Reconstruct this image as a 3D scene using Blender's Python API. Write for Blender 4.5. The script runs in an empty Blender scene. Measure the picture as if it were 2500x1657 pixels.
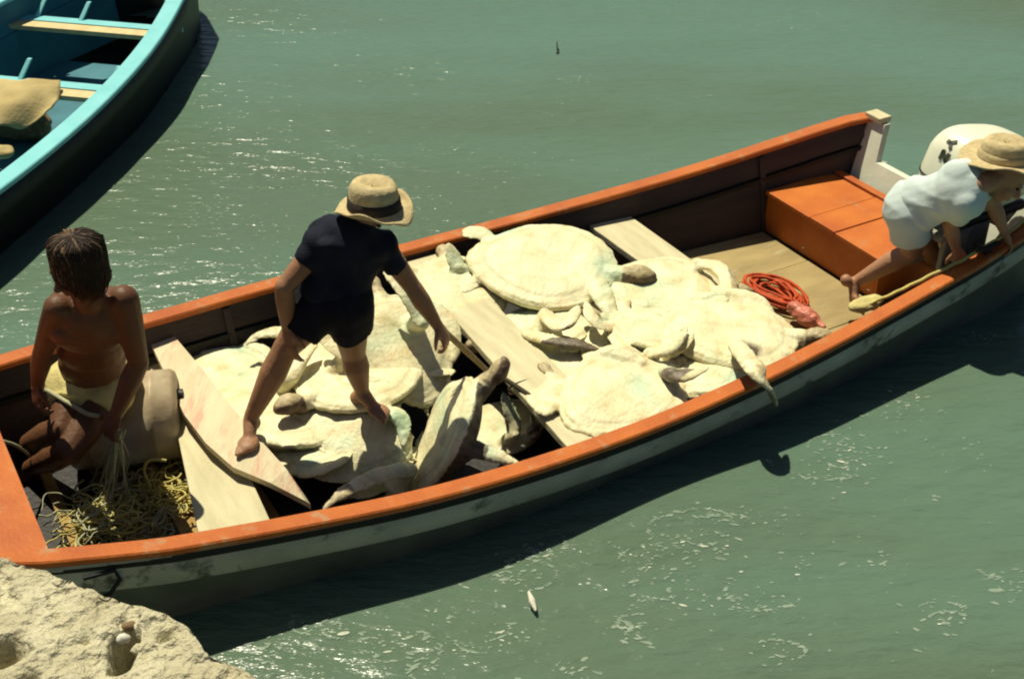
import bpy, bmesh, math, random
import numpy as np
from mathutils import Vector, Matrix, noise, Quaternion

random.seed(7)
SC = bpy.context.scene
COL = SC.collection
R = math.radians

# ------------------------------------------------------------------ camera, sky, sun, exposure
CAM_H, PITCH, FPX = 3.55, 33.0, 3200.0
cam_d = bpy.data.cameras.new('camera')
cam_d.sensor_width = 36.0
cam_d.lens = 36.0 * FPX / 2500.0
cam_d.clip_start = 0.05
cam_d.clip_end = 3000
cam = bpy.data.objects.new('camera', cam_d)
cam.location = (0, 0, CAM_H)
cam.rotation_euler = (R(90 - PITCH), 0, 0)
COL.objects.link(cam)
SC.camera = cam

SUN_H = Vector((-0.56, 0.83))            # horizontal direction towards the sun
SUN_EL = 65.0
world = bpy.data.worlds.new('World')
SC.world = world
world.use_nodes = True
wn = world.node_tree
bg = wn.nodes['Background']
sky = wn.nodes.new('ShaderNodeTexSky')
sky.sky_type = 'NISHITA'
sky.sun_disc = False
sky.sun_elevation = R(SUN_EL)
sky.sun_rotation = math.atan2(SUN_H.x, SUN_H.y)
sky.dust_density = 1.0
sky.air_density = 0.6
wn.links.new(sky.outputs[0], bg.inputs[0])
bg.inputs[1].default_value = 0.05

sl = bpy.data.lights.new('sun', 'SUN')
sl.energy = 5.0
sl.angle = R(0.6)
sl.color = (1.0, 0.93, 0.72)
so = bpy.data.objects.new('sun', sl)
hh = SUN_H.normalized()
sd = Vector((hh.x * math.cos(R(SUN_EL)), hh.y * math.cos(R(SUN_EL)), math.sin(R(SUN_EL))))
so.rotation_euler = sd.to_track_quat('Z', 'Y').to_euler()
so.location = (-6, 8, 12)
COL.objects.link(so)

SC.view_settings.view_transform = 'Standard'
SC.view_settings.look = 'None'
SC.view_settings.gamma = 1.0
SC.view_settings.use_curve_mapping = False
SC.view_settings.exposure = 0.12
SC.cycles.pixel_filter_type = 'GAUSSIAN'
SC.cycles.filter_width = 2.3
SC.cycles.max_bounces = 6
SC.cycles.diffuse_bounces = 2

# ------------------------------------------------------------------ measuring helpers
A30 = R(30)
WZ = .23                                 # water level
BO = Vector((0, 4.8, 0))                 # the skiff's own origin on the water


def W(px, py, z):
    """point of the place at height z that was measured at (px, py) of the 2500 px photograph"""
    a = R(PITCH)
    x = (px - 1250.0) / FPX
    y = (828.5 - py) / FPX
    d = Vector((x, math.cos(a) + y * math.sin(a), -math.sin(a) + y * math.cos(a)))
    return Vector((0, 0, CAM_H)) + d * ((z - CAM_H) / d.z)


def B2W(x, y, z):
    return Vector((x * math.cos(A30) - y * math.sin(A30) + BO.x, x * math.sin(A30) + y * math.cos(A30) + BO.y, z))


def W2B(p):
    w = p - BO
    return Vector((w.x * math.cos(A30) + w.y * math.sin(A30), -w.x * math.sin(A30) + w.y * math.cos(A30), p.z))


def L(px, py, z):
    return W2B(W(px, py, z))


# ------------------------------------------------------------------ object helpers
def tag(o, label=None, cat=None, group=None, kind=None):
    if label: o['label'] = label
    if cat: o['category'] = cat
    if group: o['group'] = group
    if kind: o['kind'] = kind
    return o


def empty(name, loc, rz=0.0):
    o = bpy.data.objects.new(name, None)
    o.location = loc
    o.rotation_euler = (0, 0, rz)
    o.empty_display_size = 0.1
    COL.objects.link(o)
    return o


def link(name, me, mats, parent=None, smooth=True):
    if not isinstance(mats, (list, tuple)): mats = [mats]
    for m in mats: me.materials.append(m)
    if smooth and len(me.polygons):
        me.polygons.foreach_set('use_smooth', [True] * len(me.polygons))
    o = bpy.data.objects.new(name, me)
    COL.objects.link(o)
    if parent: o.parent = parent
    return o


def mesh_of(vs, fs, name='m'):
    me = bpy.data.meshes.new(name)
    me.from_pydata([tuple(v) for v in vs], [], fs)
    me.update()
    return me


class MB:
    """collects simple closed shapes"""
    def __init__(self): self.v = []; self.f = []

    def add(self, vs, fs):
        n = len(self.v)
        self.v += [Vector(v) for v in vs]
        self.f += [tuple(i + n for i in f) for f in fs]
        return self

    def box(self, a, b):
        x0, y0, z0 = a; x1, y1, z1 = b
        vs = [(x0,y0,z0),(x1,y0,z0),(x1,y1,z0),(x0,y1,z0),(x0,y0,z1),(x1,y0,z1),(x1,y1,z1),(x0,y1,z1)]
        return self.add(vs, [(3,2,1,0),(4,5,6,7),(0,1,5,4),(1,2,6,5),(2,3,7,6),(3,0,4,7)])

    def slab(self, poly, z0, z1):
        """poly: list of (x,y) or (x,y,ztop) counter-clockwise"""
        n = len(poly)
        top = [(p[0], p[1], p[2] if len(p) > 2 else z1) for p in poly]
        t = z1 - z0
        bot = [(p[0], p[1], q[2] - t) for p, q in zip(poly, top)]
        fs = [tuple(range(n - 1, -1, -1)), tuple(range(n, 2 * n))]
        for i in range(n):
            j = (i + 1) % n
            fs.append((i, j, n + j, n + i))
        return self.add(bot + top, fs)

    def tube(self, pts, rad, seg=8, cap=True):
        pts = [Vector(p) for p in pts]
        if not isinstance(rad, (list, tuple)): rad = [rad] * len(pts)
        vs = []; fs = []
        prev = None
        for i, p in enumerate(pts):
            t = (pts[min(i + 1, len(pts) - 1)] - pts[max(i - 1, 0)])
            if t.length < 1e-9: t = Vector((0, 0, 1))
            t.normalize()
            if prev is None:
                a = t.orthogonal().normalized()
            else:
                a = (prev - t * prev.dot(t))
                a = a.normalized() if a.length > 1e-6 else t.orthogonal().normalized()
            prev = a
            b = t.cross(a)
            for k in range(seg):
                an = 2 * math.pi * k / seg
                vs.append(p + (a * math.cos(an) + b * math.sin(an)) * rad[i])
        for i in range(len(pts) - 1):
            for k in range(seg):
                k2 = (k + 1) % seg
                fs.append((i * seg + k, i * seg + k2, (i + 1) * seg + k2, (i + 1) * seg + k))
        if cap:
            fs.append(tuple(range(seg - 1, -1, -1)))
            n = (len(pts) - 1) * seg
            fs.append(tuple(range(n, n + seg)))
        return self.add(vs, fs)

    def cap(self, p0, r0, p1=None, r1=None, seg=16, flat=False):
        """tapered capsule; flat=True cuts the far end square"""
        p0 = Vector(p0); p1 = Vector(p1) if p1 is not None else p0 + Vector((0, 0, 1e-4))
        r1 = r0 if r1 is None else r1
        d = (p1 - p0).normalized()
        pts = []; rs = []
        for k in range(5):
            a = -math.pi / 2 * (1 - (k + .25) / 5.25)
            pts.append(p0 + d * math.sin(a) * r0); rs.append(max(1e-4, math.cos(a) * r0))
        pts.append(p0); rs.append(r0)
        pts.append(p1); rs.append(r1)
        if not flat:
            for k in range(5):
                a = math.pi / 2 * (k + 1) / 5.25
                pts.append(p1 + d * math.sin(a) * r1); rs.append(max(1e-4, math.cos(a) * r1))
        return self.tube(pts, rs, seg)

    def ell(self, c, ax, rr, seg=20, rings=12):
        """ellipsoid: centre, three axes, three radii"""
        c = Vector(c); vs = []; fs = []
        for i in range(1, rings):
            th = math.pi * i / rings
            for k in range(seg):
                an = 2 * math.pi * k / seg
                vs.append(c + ax[0] * rr[0] * math.sin(th) * math.cos(an) + ax[1] * rr[1] * math.sin(th) * math.sin(an) + ax[2] * rr[2] * math.cos(th))
        for i in range(rings - 2):
            for k in range(seg):
                k2 = (k + 1) % seg
                fs.append((i * seg + k, (i + 1) * seg + k, (i + 1) * seg + k2, i * seg + k2))
        n = len(vs)
        vs.append(c + ax[2] * rr[2]); vs.append(c - ax[2] * rr[2])
        for k in range(seg):
            k2 = (k + 1) % seg
            fs.append((n, k, k2))
            fs.append((n + 1, (rings - 2) * seg + k2, (rings - 2) * seg + k))
        return self.add(vs, fs)

    def build(self, name, m, parent=None, smooth=False, bevel=0.0):
        me = mesh_of(self.v, self.f, name)
        if bevel:
            bm = bmesh.new(); bm.from_mesh(me)
            es = [e for e in bm.edges if len(e.link_faces) == 2 and e.calc_face_angle(0) > 0.6]
            bmesh.ops.bevel(bm, geom=es, offset=bevel, segments=2, affect='EDGES', profile=0.6)
            bm.to_mesh(me); bm.free()
        return link(name, me, m, parent, smooth)

    def remesh(self, name, voxel, smooth_it=3, m=None, parent=None):
        me = mesh_of(self.v, self.f, name)
        o = bpy.data.objects.new(name + '_tmp', me)
        COL.objects.link(o)
        md = o.modifiers.new('r', 'REMESH'); md.mode = 'VOXEL'; md.voxel_size = voxel; md.adaptivity = 0
        if smooth_it:
            s = o.modifiers.new('s', 'SMOOTH'); s.factor = 0.5; s.iterations = smooth_it
        bpy.context.view_layer.update()
        dg = bpy.context.evaluated_depsgraph_get()
        new = bpy.data.meshes.new_from_object(o.evaluated_get(dg))
        bpy.data.objects.remove(o); bpy.data.meshes.remove(me)
        new.name = name
        return link(name, new, m, parent, True) if m is not None else new


def fbm(p, oc=3):
    v = 0; a = 1; s = 0
    for _ in range(oc):
        v += a * noise.noise(p); s += a
        a *= .5; p = p * 2.03 + Vector((3.1, 1.7, 5.3))
    return v / s


def displace(me, fn):
    """fn(co, no) -> offset along the normal"""
    me.update()
    n = len(me.vertices)
    no = np.empty(n * 3, 'f'); me.vertices.foreach_get('normal', no); no = no.reshape(-1, 3)
    co = np.empty(n * 3, 'f'); me.vertices.foreach_get('co', co); co = co.reshape(-1, 3)
    d = np.array([fn(Vector(c), Vector(q)) for c, q in zip(co, no)], 'f')
    co = co + no * d[:, None]
    me.vertices.foreach_set('co', co.reshape(-1)); me.update()


# ------------------------------------------------------------------ materials
def mat(name, col, rough=0.7, col2=None, scale=8.0, bump=0.15, bscale=None, spec=0.3, stretch=(1, 1, 1), wear=None,
        wearscale=5.0, wearamt=0.55, metal=0.0, attr=None, bdist=0.01, sss=0.0):
    m = bpy.data.materials.new(name); m.use_nodes = True
    nt = m.node_tree; N = nt.nodes; K = nt.links
    p = N['Principled BSDF']
    p.inputs['Roughness'].default_value = rough
    p.inputs['Specular IOR Level'].default_value = spec
    p.inputs['Metallic'].default_value = metal
    tc = N.new('ShaderNodeTexCoord'); mp = N.new('ShaderNodeMapping')
    mp.inputs['Scale'].default_value = stretch
    K.new(tc.outputs['Object'], mp.inputs['Vector'])
    n1 = N.new('ShaderNodeTexNoise'); n1.inputs['Scale'].default_value = scale; n1.inputs['Detail'].default_value = 6
    K.new(mp.outputs[0], n1.inputs['Vector'])
    ra = N.new('ShaderNodeMapRange'); ra.inputs[1].default_value = .3; ra.inputs[2].default_value = .7
    K.new(n1.outputs[0], ra.inputs[0])
    mx = N.new('ShaderNodeMix'); mx.data_type = 'RGBA'
    c2 = col2 if col2 else tuple(c * .68 for c in col)
    mx.inputs['A'].default_value = (*c2, 1); mx.inputs['B'].default_value = (*col, 1)
    K.new(ra.outputs[0], mx.inputs[0])
    out = mx.outputs[2]
    if attr:
        at = N.new('ShaderNodeAttribute'); at.attribute_name = attr
        mm = N.new('ShaderNodeMix'); mm.data_type = 'RGBA'; mm.blend_type = 'MULTIPLY'; mm.inputs[0].default_value = 1
        K.new(out, mm.inputs['A']); K.new(at.outputs['Color'], mm.inputs['B'])
        out = mm.outputs[2]
    if wear:
        n2 = N.new('ShaderNodeTexNoise'); n2.inputs['Scale'].default_value = wearscale; n2.inputs['Detail'].default_value = 9
        n2.inputs['Roughness'].default_value = .68
        K.new(mp.outputs[0], n2.inputs['Vector'])
        r2 = N.new('ShaderNodeMapRange'); r2.inputs[1].default_value = wearamt; r2.inputs[2].default_value = wearamt + .12
        K.new(n2.outputs[0], r2.inputs[0])
        m2 = N.new('ShaderNodeMix'); m2.data_type = 'RGBA'
        K.new(r2.outputs[0], m2.inputs[0]); K.new(out, m2.inputs['A']); m2.inputs['B'].default_value = (*wear, 1)
        out = m2.outputs[2]
    K.new(out, p.inputs['Base Color'])
    if bump:
        b = N.new('ShaderNodeBump'); b.inputs['Strength'].default_value = bump; b.inputs['Distance'].default_value = bdist
        n3 = N.new('ShaderNodeTexNoise'); n3.inputs['Scale'].default_value = bscale or scale * 5; n3.inputs['Detail'].default_value = 5
        K.new(mp.outputs[0], n3.inputs['Vector']); K.new(n3.outputs[0], b.inputs['Height'])
        K.new(b.outputs[0], p.inputs['Normal'])
    if sss:
        p.inputs['Subsurface Weight'].default_value = sss
        p.inputs['Subsurface Radius'].default_value = (.02, .008, .004)
        p.inputs['Subsurface Scale'].default_value = .5
    return m


M = {}
M['orange'] = mat('orange_paint', (.53, .145, .022), .55, (.40, .095, .018), 6, .3, 60, wear=(.40, .22, .11), wearscale=12, wearamt=.565)
M['orange2'] = mat('orange_box_paint', (.57, .17, .025), .55, (.44, .105, .02), 5, .3, 60, wear=(.46, .19, .07), wearscale=7, wearamt=.57)
M['hull_white'] = mat('grey_white_hull_paint', (.50, .50, .41), .7, (.30, .31, .25), 4, .2, 40, wear=(.10, .105, .08), wearscale=7, wearamt=.55, spec=.15)
M['hull_dark'] = mat('dark_lower_hull', (.14, .15, .12), .7, (.08, .088, .072), 5, .2)  # darker grey-green for the hull below the top strake
M['rub'] = mat('black_rubbing_strake', (.012, .011, .012), .6, None, 8, .1)
M['inner'] = mat('brown_inner_planks', (.062, .044, .042), .75, (.038, .028, .03), 5, .4, 30, stretch=(.4, 3, 3), wear=(.11, .085, .06), wearscale=7, wearamt=.64)
M['floor'] = mat('tan_floor_boards', (.42, .32, .14), .75, (.28, .21, .09), 5, .35, 50, stretch=(.6, 2, 2), wear=(.42, .36, .2), wearscale=8, wearamt=.58)
M['bilge_shade'] = mat('painted_shade_bilge', (.030, .026, .022), .55, (.016, .014, .014), 5, .4, 40, wear=(.07, .055, .04), wearscale=7, wearamt=.64)  # near-black floor, shade under turtles and thwarts painted into its colour
M['board'] = mat('pale_weathered_board', (.66, .60, .38), .75, (.50, .45, .27), 7, .4, 45, stretch=(3, .5, 2), wear=(.34, .27, .15), wearscale=11, wearamt=.66)
M['stained'] = mat('blood_stained_board', (.68, .60, .40), .75, (.58, .50, .31), 7, .4, 45, stretch=(3, .6, 2), wear=(.62, .38, .26), wearscale=4.5, wearamt=.52)
M['ochre'] = mat('ochre_floor_boards', (.42, .28, .08), .8, (.28, .17, .06), 6, .4, 45)
M['white'] = mat('white_paint', (.72, .74, .60), .45, (.60, .62, .48), 6, .15, 40, wear=(.35, .33, .25), wearscale=8, wearamt=.68)
M['cowl'] = mat('white_motor_cowl', (.80, .80, .62), .35, (.74, .74, .56), 3, .05, 30, spec=.5)
M['black'] = mat('black_rubber', (.012, .012, .013), .5, None, 8, .2)
M['mark'] = mat('dark_lettering', (.07, .08, .05), .5, None, 8, 0)
M['metal'] = mat('dull_metal', (.35, .34, .3), .4, None, 12, .2, metal=.7)
M['skinS'] = mat('tanned_skin', (.36, .19, .10), .5, (.27, .135, .07), 9, .25, 70, sss=.08)
M['skinT'] = mat('dark_tanned_skin', (.14, .062, .028), .5, (.115, .050, .023), 9, .25, 70, sss=.06)
M['skinR'] = mat('brown_skin', (.46, .25, .14), .5, (.36, .18, .10), 9, .25, 70, sss=.06)
M['navy'] = mat('navy_cotton', (.015, .019, .033), .85, (.009, .011, .020), 12, .4, 120, spec=.15)
M['darkshort'] = mat('dark_shorts_cloth', (.011, .011, .020), .85, (.007, .007, .012), 12, .4, 120, spec=.15)
M['yellowcloth'] = mat('pale_yellow_cloth', (.82, .72, .30), .85, (.52, .44, .18), 9, .4, 100, spec=.1)
M['whitecloth'] = mat('white_cotton', (.62, .72, .68), .9, (.57, .66, .64), 6, .12, 90, spec=.1)
M['straw'] = mat('woven_straw', (.60, .49, .27), .85, (.44, .35, .18), 40, .8, 90, spec=.15, bdist=.004)
M['strawdark'] = mat('dark_hat_band', (.035, .026, .022), .8, None, 20, .3)
M['hair'] = mat('brown_hair', (.030, .016, .010), .6, (.014, .008, .005), 30, .3, 100, spec=.25)
M['hairlite'] = mat('hair_highlight', (.26, .165, .085), .6, (.14, .085, .045), 30, .3, 100, spec=.25)  # sunlit highlight on the hair, put into the colour
M['eye'] = mat('eye_dark', (.02, .015, .01), .2, None, 8, 0, spec=.6)
M['rope'] = mat('old_net_rope', (.50, .49, .30), .85, (.36, .35, .20), 30, .5, 200)
M['yrope'] = mat('yellow_rope', (.66, .56, .17), .8, (.50, .44, .14), 20, .5, 200)
M['orope'] = mat('orange_rope', (.62, .095, .018), .6, (.42, .055, .015), 20, .5, 200)
M['drope'] = mat('dark_wet_rope', (.06, .045, .022), .7, None, 20, .5, 200)
M['pink'] = mat('pink_plastic', (.60, .20, .13), .4, (.48, .15, .10), 6, .3, 30)
M['drum'] = mat('tan_drum', (.68, .60, .40), .45, (.27, .17, .085), 4, .3, 25, wear=(.62, .56, .40), wearscale=3.5, wearamt=.6)
M['pole'] = mat('pole_wood', (.42, .31, .14), .7, (.24, .17, .08), 14, .4, 60)
M['turq'] = mat('turquoise_paint', (.24, .62, .64), .5, (.18, .54, .57), 6, .2, 50, wear=(.36, .58, .45), wearscale=9, wearamt=.62)
M['teal'] = mat('dark_teal_paint', (.06, .22, .28), .6, (.035, .14, .18), 4, .3, 30, wear=(.06, .18, .22), wearscale=4, wearamt=.58)
M['blackhull'] = mat('black_green_hull', (.012, .018, .016), .5, None, 5, .2)
M['creamboard'] = mat('cream_plank', (.68, .57, .30), .7, (.55, .44, .22), 6, .3, 40, stretch=(.6, 3, 3))
M['tarp'] = mat('tan_tarpaulin', (.54, .43, .19), .8, (.40, .31, .13), 5, .4, 40)
M['brown'] = mat('brown_sacking', (.26, .17, .08), .85, (.14, .09, .05), 12, .6, 60)
M['stone'] = mat('pale_quay_stone', (.62, .58, .40), .95, (.43, .39, .25), 9, 1.0, 42, wear=(.26, .22, .15), wearscale=26, wearamt=.58, bdist=.03, spec=.1)
M['pebble'] = mat('white_pebble', (.7, .68, .56), .7, None, 12, .2)
M['debris'] = mat('dark_debris', (.02, .03, .02), .6, None, 12, .2)
M['foam'] = mat('foam', (.30, .38, .29), .6, (.18, .27, .20), 30, 0)
M['foamw'] = mat('bright_foam', (.75, .78, .62), .6, None, 30, 0)
for k_, op in (('foam', .50), ('foamw', .75)):       # thin films of bubbles let the water through
    M[k_].node_tree.nodes['Principled BSDF'].inputs['Alpha'].default_value = op
M['foam'].node_tree.nodes['Mix'].inputs['B'].default_value = (.50, .58, .45, 1)
M['turtle'] = mat('turtle_skin', (1, 1, 1), .5, (.84, .80, .70), 11, .55, 60, attr='tint', spec=.35,
                  wear=(.66, .54, .34), wearscale=8, wearamt=.62, bdist=.008)


# ---- water
def water_material():
    m = bpy.data.materials.new('green_harbour_water'); m.use_nodes = True
    nt = m.node_tree; N = nt.nodes; K = nt.links
    p = N['Principled BSDF']
    p.inputs['Roughness'].default_value = .20
    p.inputs['Specular IOR Level'].default_value = .22
    p.inputs['Subsurface Weight'].default_value = .35
    p.inputs['Subsurface Radius'].default_value = (.055, .07, .06)
    p.inputs['Subsurface Scale'].default_value = 1.0
    p.inputs['IOR'].default_value = 1.33
    geo = N.new('ShaderNodeNewGeometry')
    mp = N.new('ShaderNodeMapping'); mp.inputs['Scale'].default_value = (.16, .55, 1)
    mp.inputs['Rotation'].default_value = (0, 0, R(8))
    K.new(geo.outputs['Position'], mp.inputs['Vector'])
    n = N.new('ShaderNodeTexNoise'); n.inputs['Scale'].default_value = 1.3; n.inputs['Detail'].default_value = 5
    K.new(mp.outputs[0], n.inputs['Vector'])
    mx = N.new('ShaderNodeMix'); mx.data_type = 'RGBA'
    mx.inputs['A'].default_value = (.100, .150, .100, 1); mx.inputs['B'].default_value = (.110, .190, .142, 1)
    ra = N.new('ShaderNodeMapRange'); ra.inputs[1].default_value = .38; ra.inputs[2].default_value = .62
    K.new(n.outputs[0], ra.inputs[0]); K.new(ra.outputs[0], mx.inputs[0])
    K.new(mx.outputs[2], p.inputs['Base Color'])
    mp2 = N.new('ShaderNodeMapping'); mp2.inputs['Scale'].default_value = (1.0, 2.6, 1)
    mp2.inputs['Rotation'].default_value = (0, 0, R(12))
    K.new(geo.outputs['Position'], mp2.inputs['Vector'])
    a = N.new('ShaderNodeTexNoise'); a.inputs['Scale'].default_value = 5.0; a.inputs['Detail'].default_value = 4
    b = N.new('ShaderNodeTexNoise'); b.inputs['Scale'].default_value = 19.0; b.inputs['Detail'].default_value = 3
    K.new(mp2.outputs[0], a.inputs['Vector']); K.new(mp2.outputs[0], b.inputs['Vector'])
    b1 = N.new('ShaderNodeBump'); b1.inputs['Strength'].default_value = .75; b1.inputs['Distance'].default_value = .035
    b2 = N.new('ShaderNodeBump'); b2.inputs['Strength'].default_value = .28; b2.inputs['Distance'].default_value = .008
    K.new(a.outputs[0], b1.inputs['Height']); K.new(b.outputs[0], b2.inputs['Height'])
    K.new(b1.outputs[0], b2.inputs['Normal']); K.new(b2.outputs[0], p.inputs['Normal'])
    return m


M['water'] = water_material()


def wave(x, y):
    return .010 * math.sin(1.7 * x + 3.1 * y + 1.5 * math.sin(.7 * x)) + .006 * math.sin(5.1 * y - 1.3 * x + 2 * noise.noise(Vector((x * .6, y * .6, 0)))) \
        + .014 * noise.noise(Vector((x * .9, y * 2.0, 3.0)))


def build_water(inside_hull):
    xs = list(np.linspace(-9, 9, 300)); ys = list(np.linspace(-2, 20, 440))
    xs = [-1500, -300, -60, -20] + xs + [20, 60, 300, 1500]
    ys = [-1500, -300, -60, -12] + ys + [30, 70, 300, 1500]
    vs = []
    for y in ys:
        for x in xs:
            inside = abs(x) < 8.9 and -1.9 < y < 19.9
            vs.append((x, y, WZ + (wave(x, y) if inside else 0.0)))
    nx = len(xs); fs = []
    for j in range(len(ys) - 1):
        yc = (ys[j] + ys[j + 1]) / 2
        for i in range(nx - 1):
            xc = (xs[i] + xs[i + 1]) / 2
            if -6 < xc < 5 and 2 < yc < 13 and inside_hull(xc, yc): continue
            fs.append((j * nx + i, j * nx + i + 1, (j + 1) * nx + i + 1, (j + 1) * nx + i))
    o = link('water', mesh_of(vs, fs), M['water'])
    tag(o, 'murky green harbour water with gentle ripples', None, kind='structure')


def build_seabed():
    o = MB().box((-1500, -1500, -3.2), (1500, 1500, -3.0)).build('seabed', M['hull_dark'])
    tag(o, 'bed of the harbour below the murky water', kind='structure')


build_seabed()

# foam flecks: clusters measured on the photograph, flat bits and curls afloat
def build_foam():
    rnd = random.Random(3)
    clusters = [(1420, 195, 70, 20, 16), (1370, 270, 30, 25, 5), (1090, 365, 80, 14, 10), (1210, 410, 60, 40, 9), (1320, 395, 60, 40, 9),
                (1870, 75, 60, 30, 7), (1990, 60, 40, 40, 5), (1700, 240, 40, 10, 2), (480, 540, 60, 50, 12), (440, 660, 60, 30, 8),
                (540, 470, 90, 60, 14), (640, 560, 80, 60, 12), (300, 690, 50, 40, 6), (620, 400, 80, 60, 9), (1060, 470, 60, 40, 8),
                (2400, 830, 90, 22, 26), (2200, 990, 100, 60, 26), (2080, 1090, 90, 60, 34), (2010, 1160, 100, 40, 22), (2290, 1215, 20, 30, 3),
                (1290, 1355, 60, 40, 20), (1250, 1400, 50, 22, 12), (1700, 1330, 110, 50, 34), (1800, 1270, 150, 20, 26), (1600, 1400, 80, 60, 26),
                (1550, 1530, 60, 30, 18), (1680, 1460, 90, 40, 16), (1850, 1470, 60, 40, 16), (1900, 1600, 25, 40, 10), (2150, 1370, 30, 14, 6),
                (2290, 1520, 70, 40, 12), (2450, 1430, 60, 40, 10), (1000, 1580, 100, 40, 26), (800, 1530, 90, 30, 10), (660, 1590, 80, 30, 16),
                (1200, 1550, 80, 30, 10), (1080, 1500, 50, 20, 6), (1400, 1630, 60, 20, 8), (1960, 1380, 60, 40, 8), (2350, 1100, 100, 60, 8),
                (30, 730, 40, 40, 5), (90, 640, 40, 30, 4), (1150, 560, 40, 14, 3), (740, 420, 60, 40, 6)]
    vs = [[], []]; fs = [[], []]

    def fleck(c, r, k):
        n = 7; st = rnd.uniform(1.0, 3.4); an = rnd.uniform(-.7, .7)
        i0 = len(vs[k]); z = WZ + wave(c.x, c.y) + .0025
        for q in range(n):
            a = 2 * math.pi * q / n; rr = r * rnd.uniform(.6, 1.25)
            x = math.cos(a) * rr * st; y = math.sin(a) * rr
            vs[k].append((c.x + x * math.cos(an) - y * math.sin(an), c.y + x * math.sin(an) + y * math.cos(an), z))
        vs[k].append((c.x, c.y, z + .0006))
        for q in range(n): fs[k].append((i0 + q, i0 + (q + 1) % n, i0 + n))

    for cx, cy, sx, sy, n in clusters:
        for _ in range(int(n * 1.8)):
            c = W(rnd.gauss(cx, sx * .55), rnd.gauss(cy, sy * .55), WZ)
            fleck(c, rnd.uniform(.0022, .0055) * (1.6 if rnd.random() < .15 else 1), 1 if rnd.random() < .07 else 0)
        if n > 9 and rnd.random() < .8:      # a thin curl of foam
            for _ in range(2):
                a0 = rnd.uniform(0, 6.28); c = W(rnd.gauss(cx, sx * .5), rnd.gauss(cy, sy * .5), WZ); rr = rnd.uniform(.03, .09)
                for q in range(16):
                    if rnd.random() < .3: continue
                    a = a0 + q * .13
                    fleck(c + Vector((math.cos(a) * rr * 1.5, math.sin(a) * rr, 0)), .005 * rnd.uniform(.5, 1.2), 0)
    for _ in range(420):
        c = W(rnd.uniform(0, 2500), rnd.uniform(120, 1657), WZ)
        fleck(c, rnd.uniform(.002, .0045), 0)
    o = link('foam_flecks', mesh_of(vs[0], fs[0]), M['foam'], None, False)
    tag(o, 'pale green flecks and curls of foam scattered over the water', kind='stuff')
    o = link('foam_bubbles', mesh_of(vs[1], fs[1]), M['foamw'], None, False)
    tag(o, 'bright white bubbles of foam dotted among the flecks', kind='stuff')


build_foam()

# small things afloat
c = W(1300, 1476, WZ)
vs = []; fs = []
mb = MB()
for i in range(7):
    t = i / 6 - .5
    mb.cap(c + Vector((-t * .02, t * .075, .012)), .006 + .007 * (1 - abs(t) * 2), c + Vector((-t * .02 - .002, t * .075 + .012, .013)), .006 + .006 * (1 - abs(t) * 2), 8)
tag(mb.build('feather', M['pebble'], None, True), 'small bright white feather afloat below the boat', 'feather')
c = W(1361, 132, WZ)
mb = MB(); mb.cap(c + Vector((0, -.02, .01)), .012, c + Vector((.006, .04, .02)), .006, 8); mb.cap(c + Vector((0, 0, .015)), .006, c + Vector((-.004, .05, .07)), .003, 6)
tag(mb.build('floating_twig', M['debris'], None, True), 'tiny dark twig floating alone on the open water', 'twig')


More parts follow.
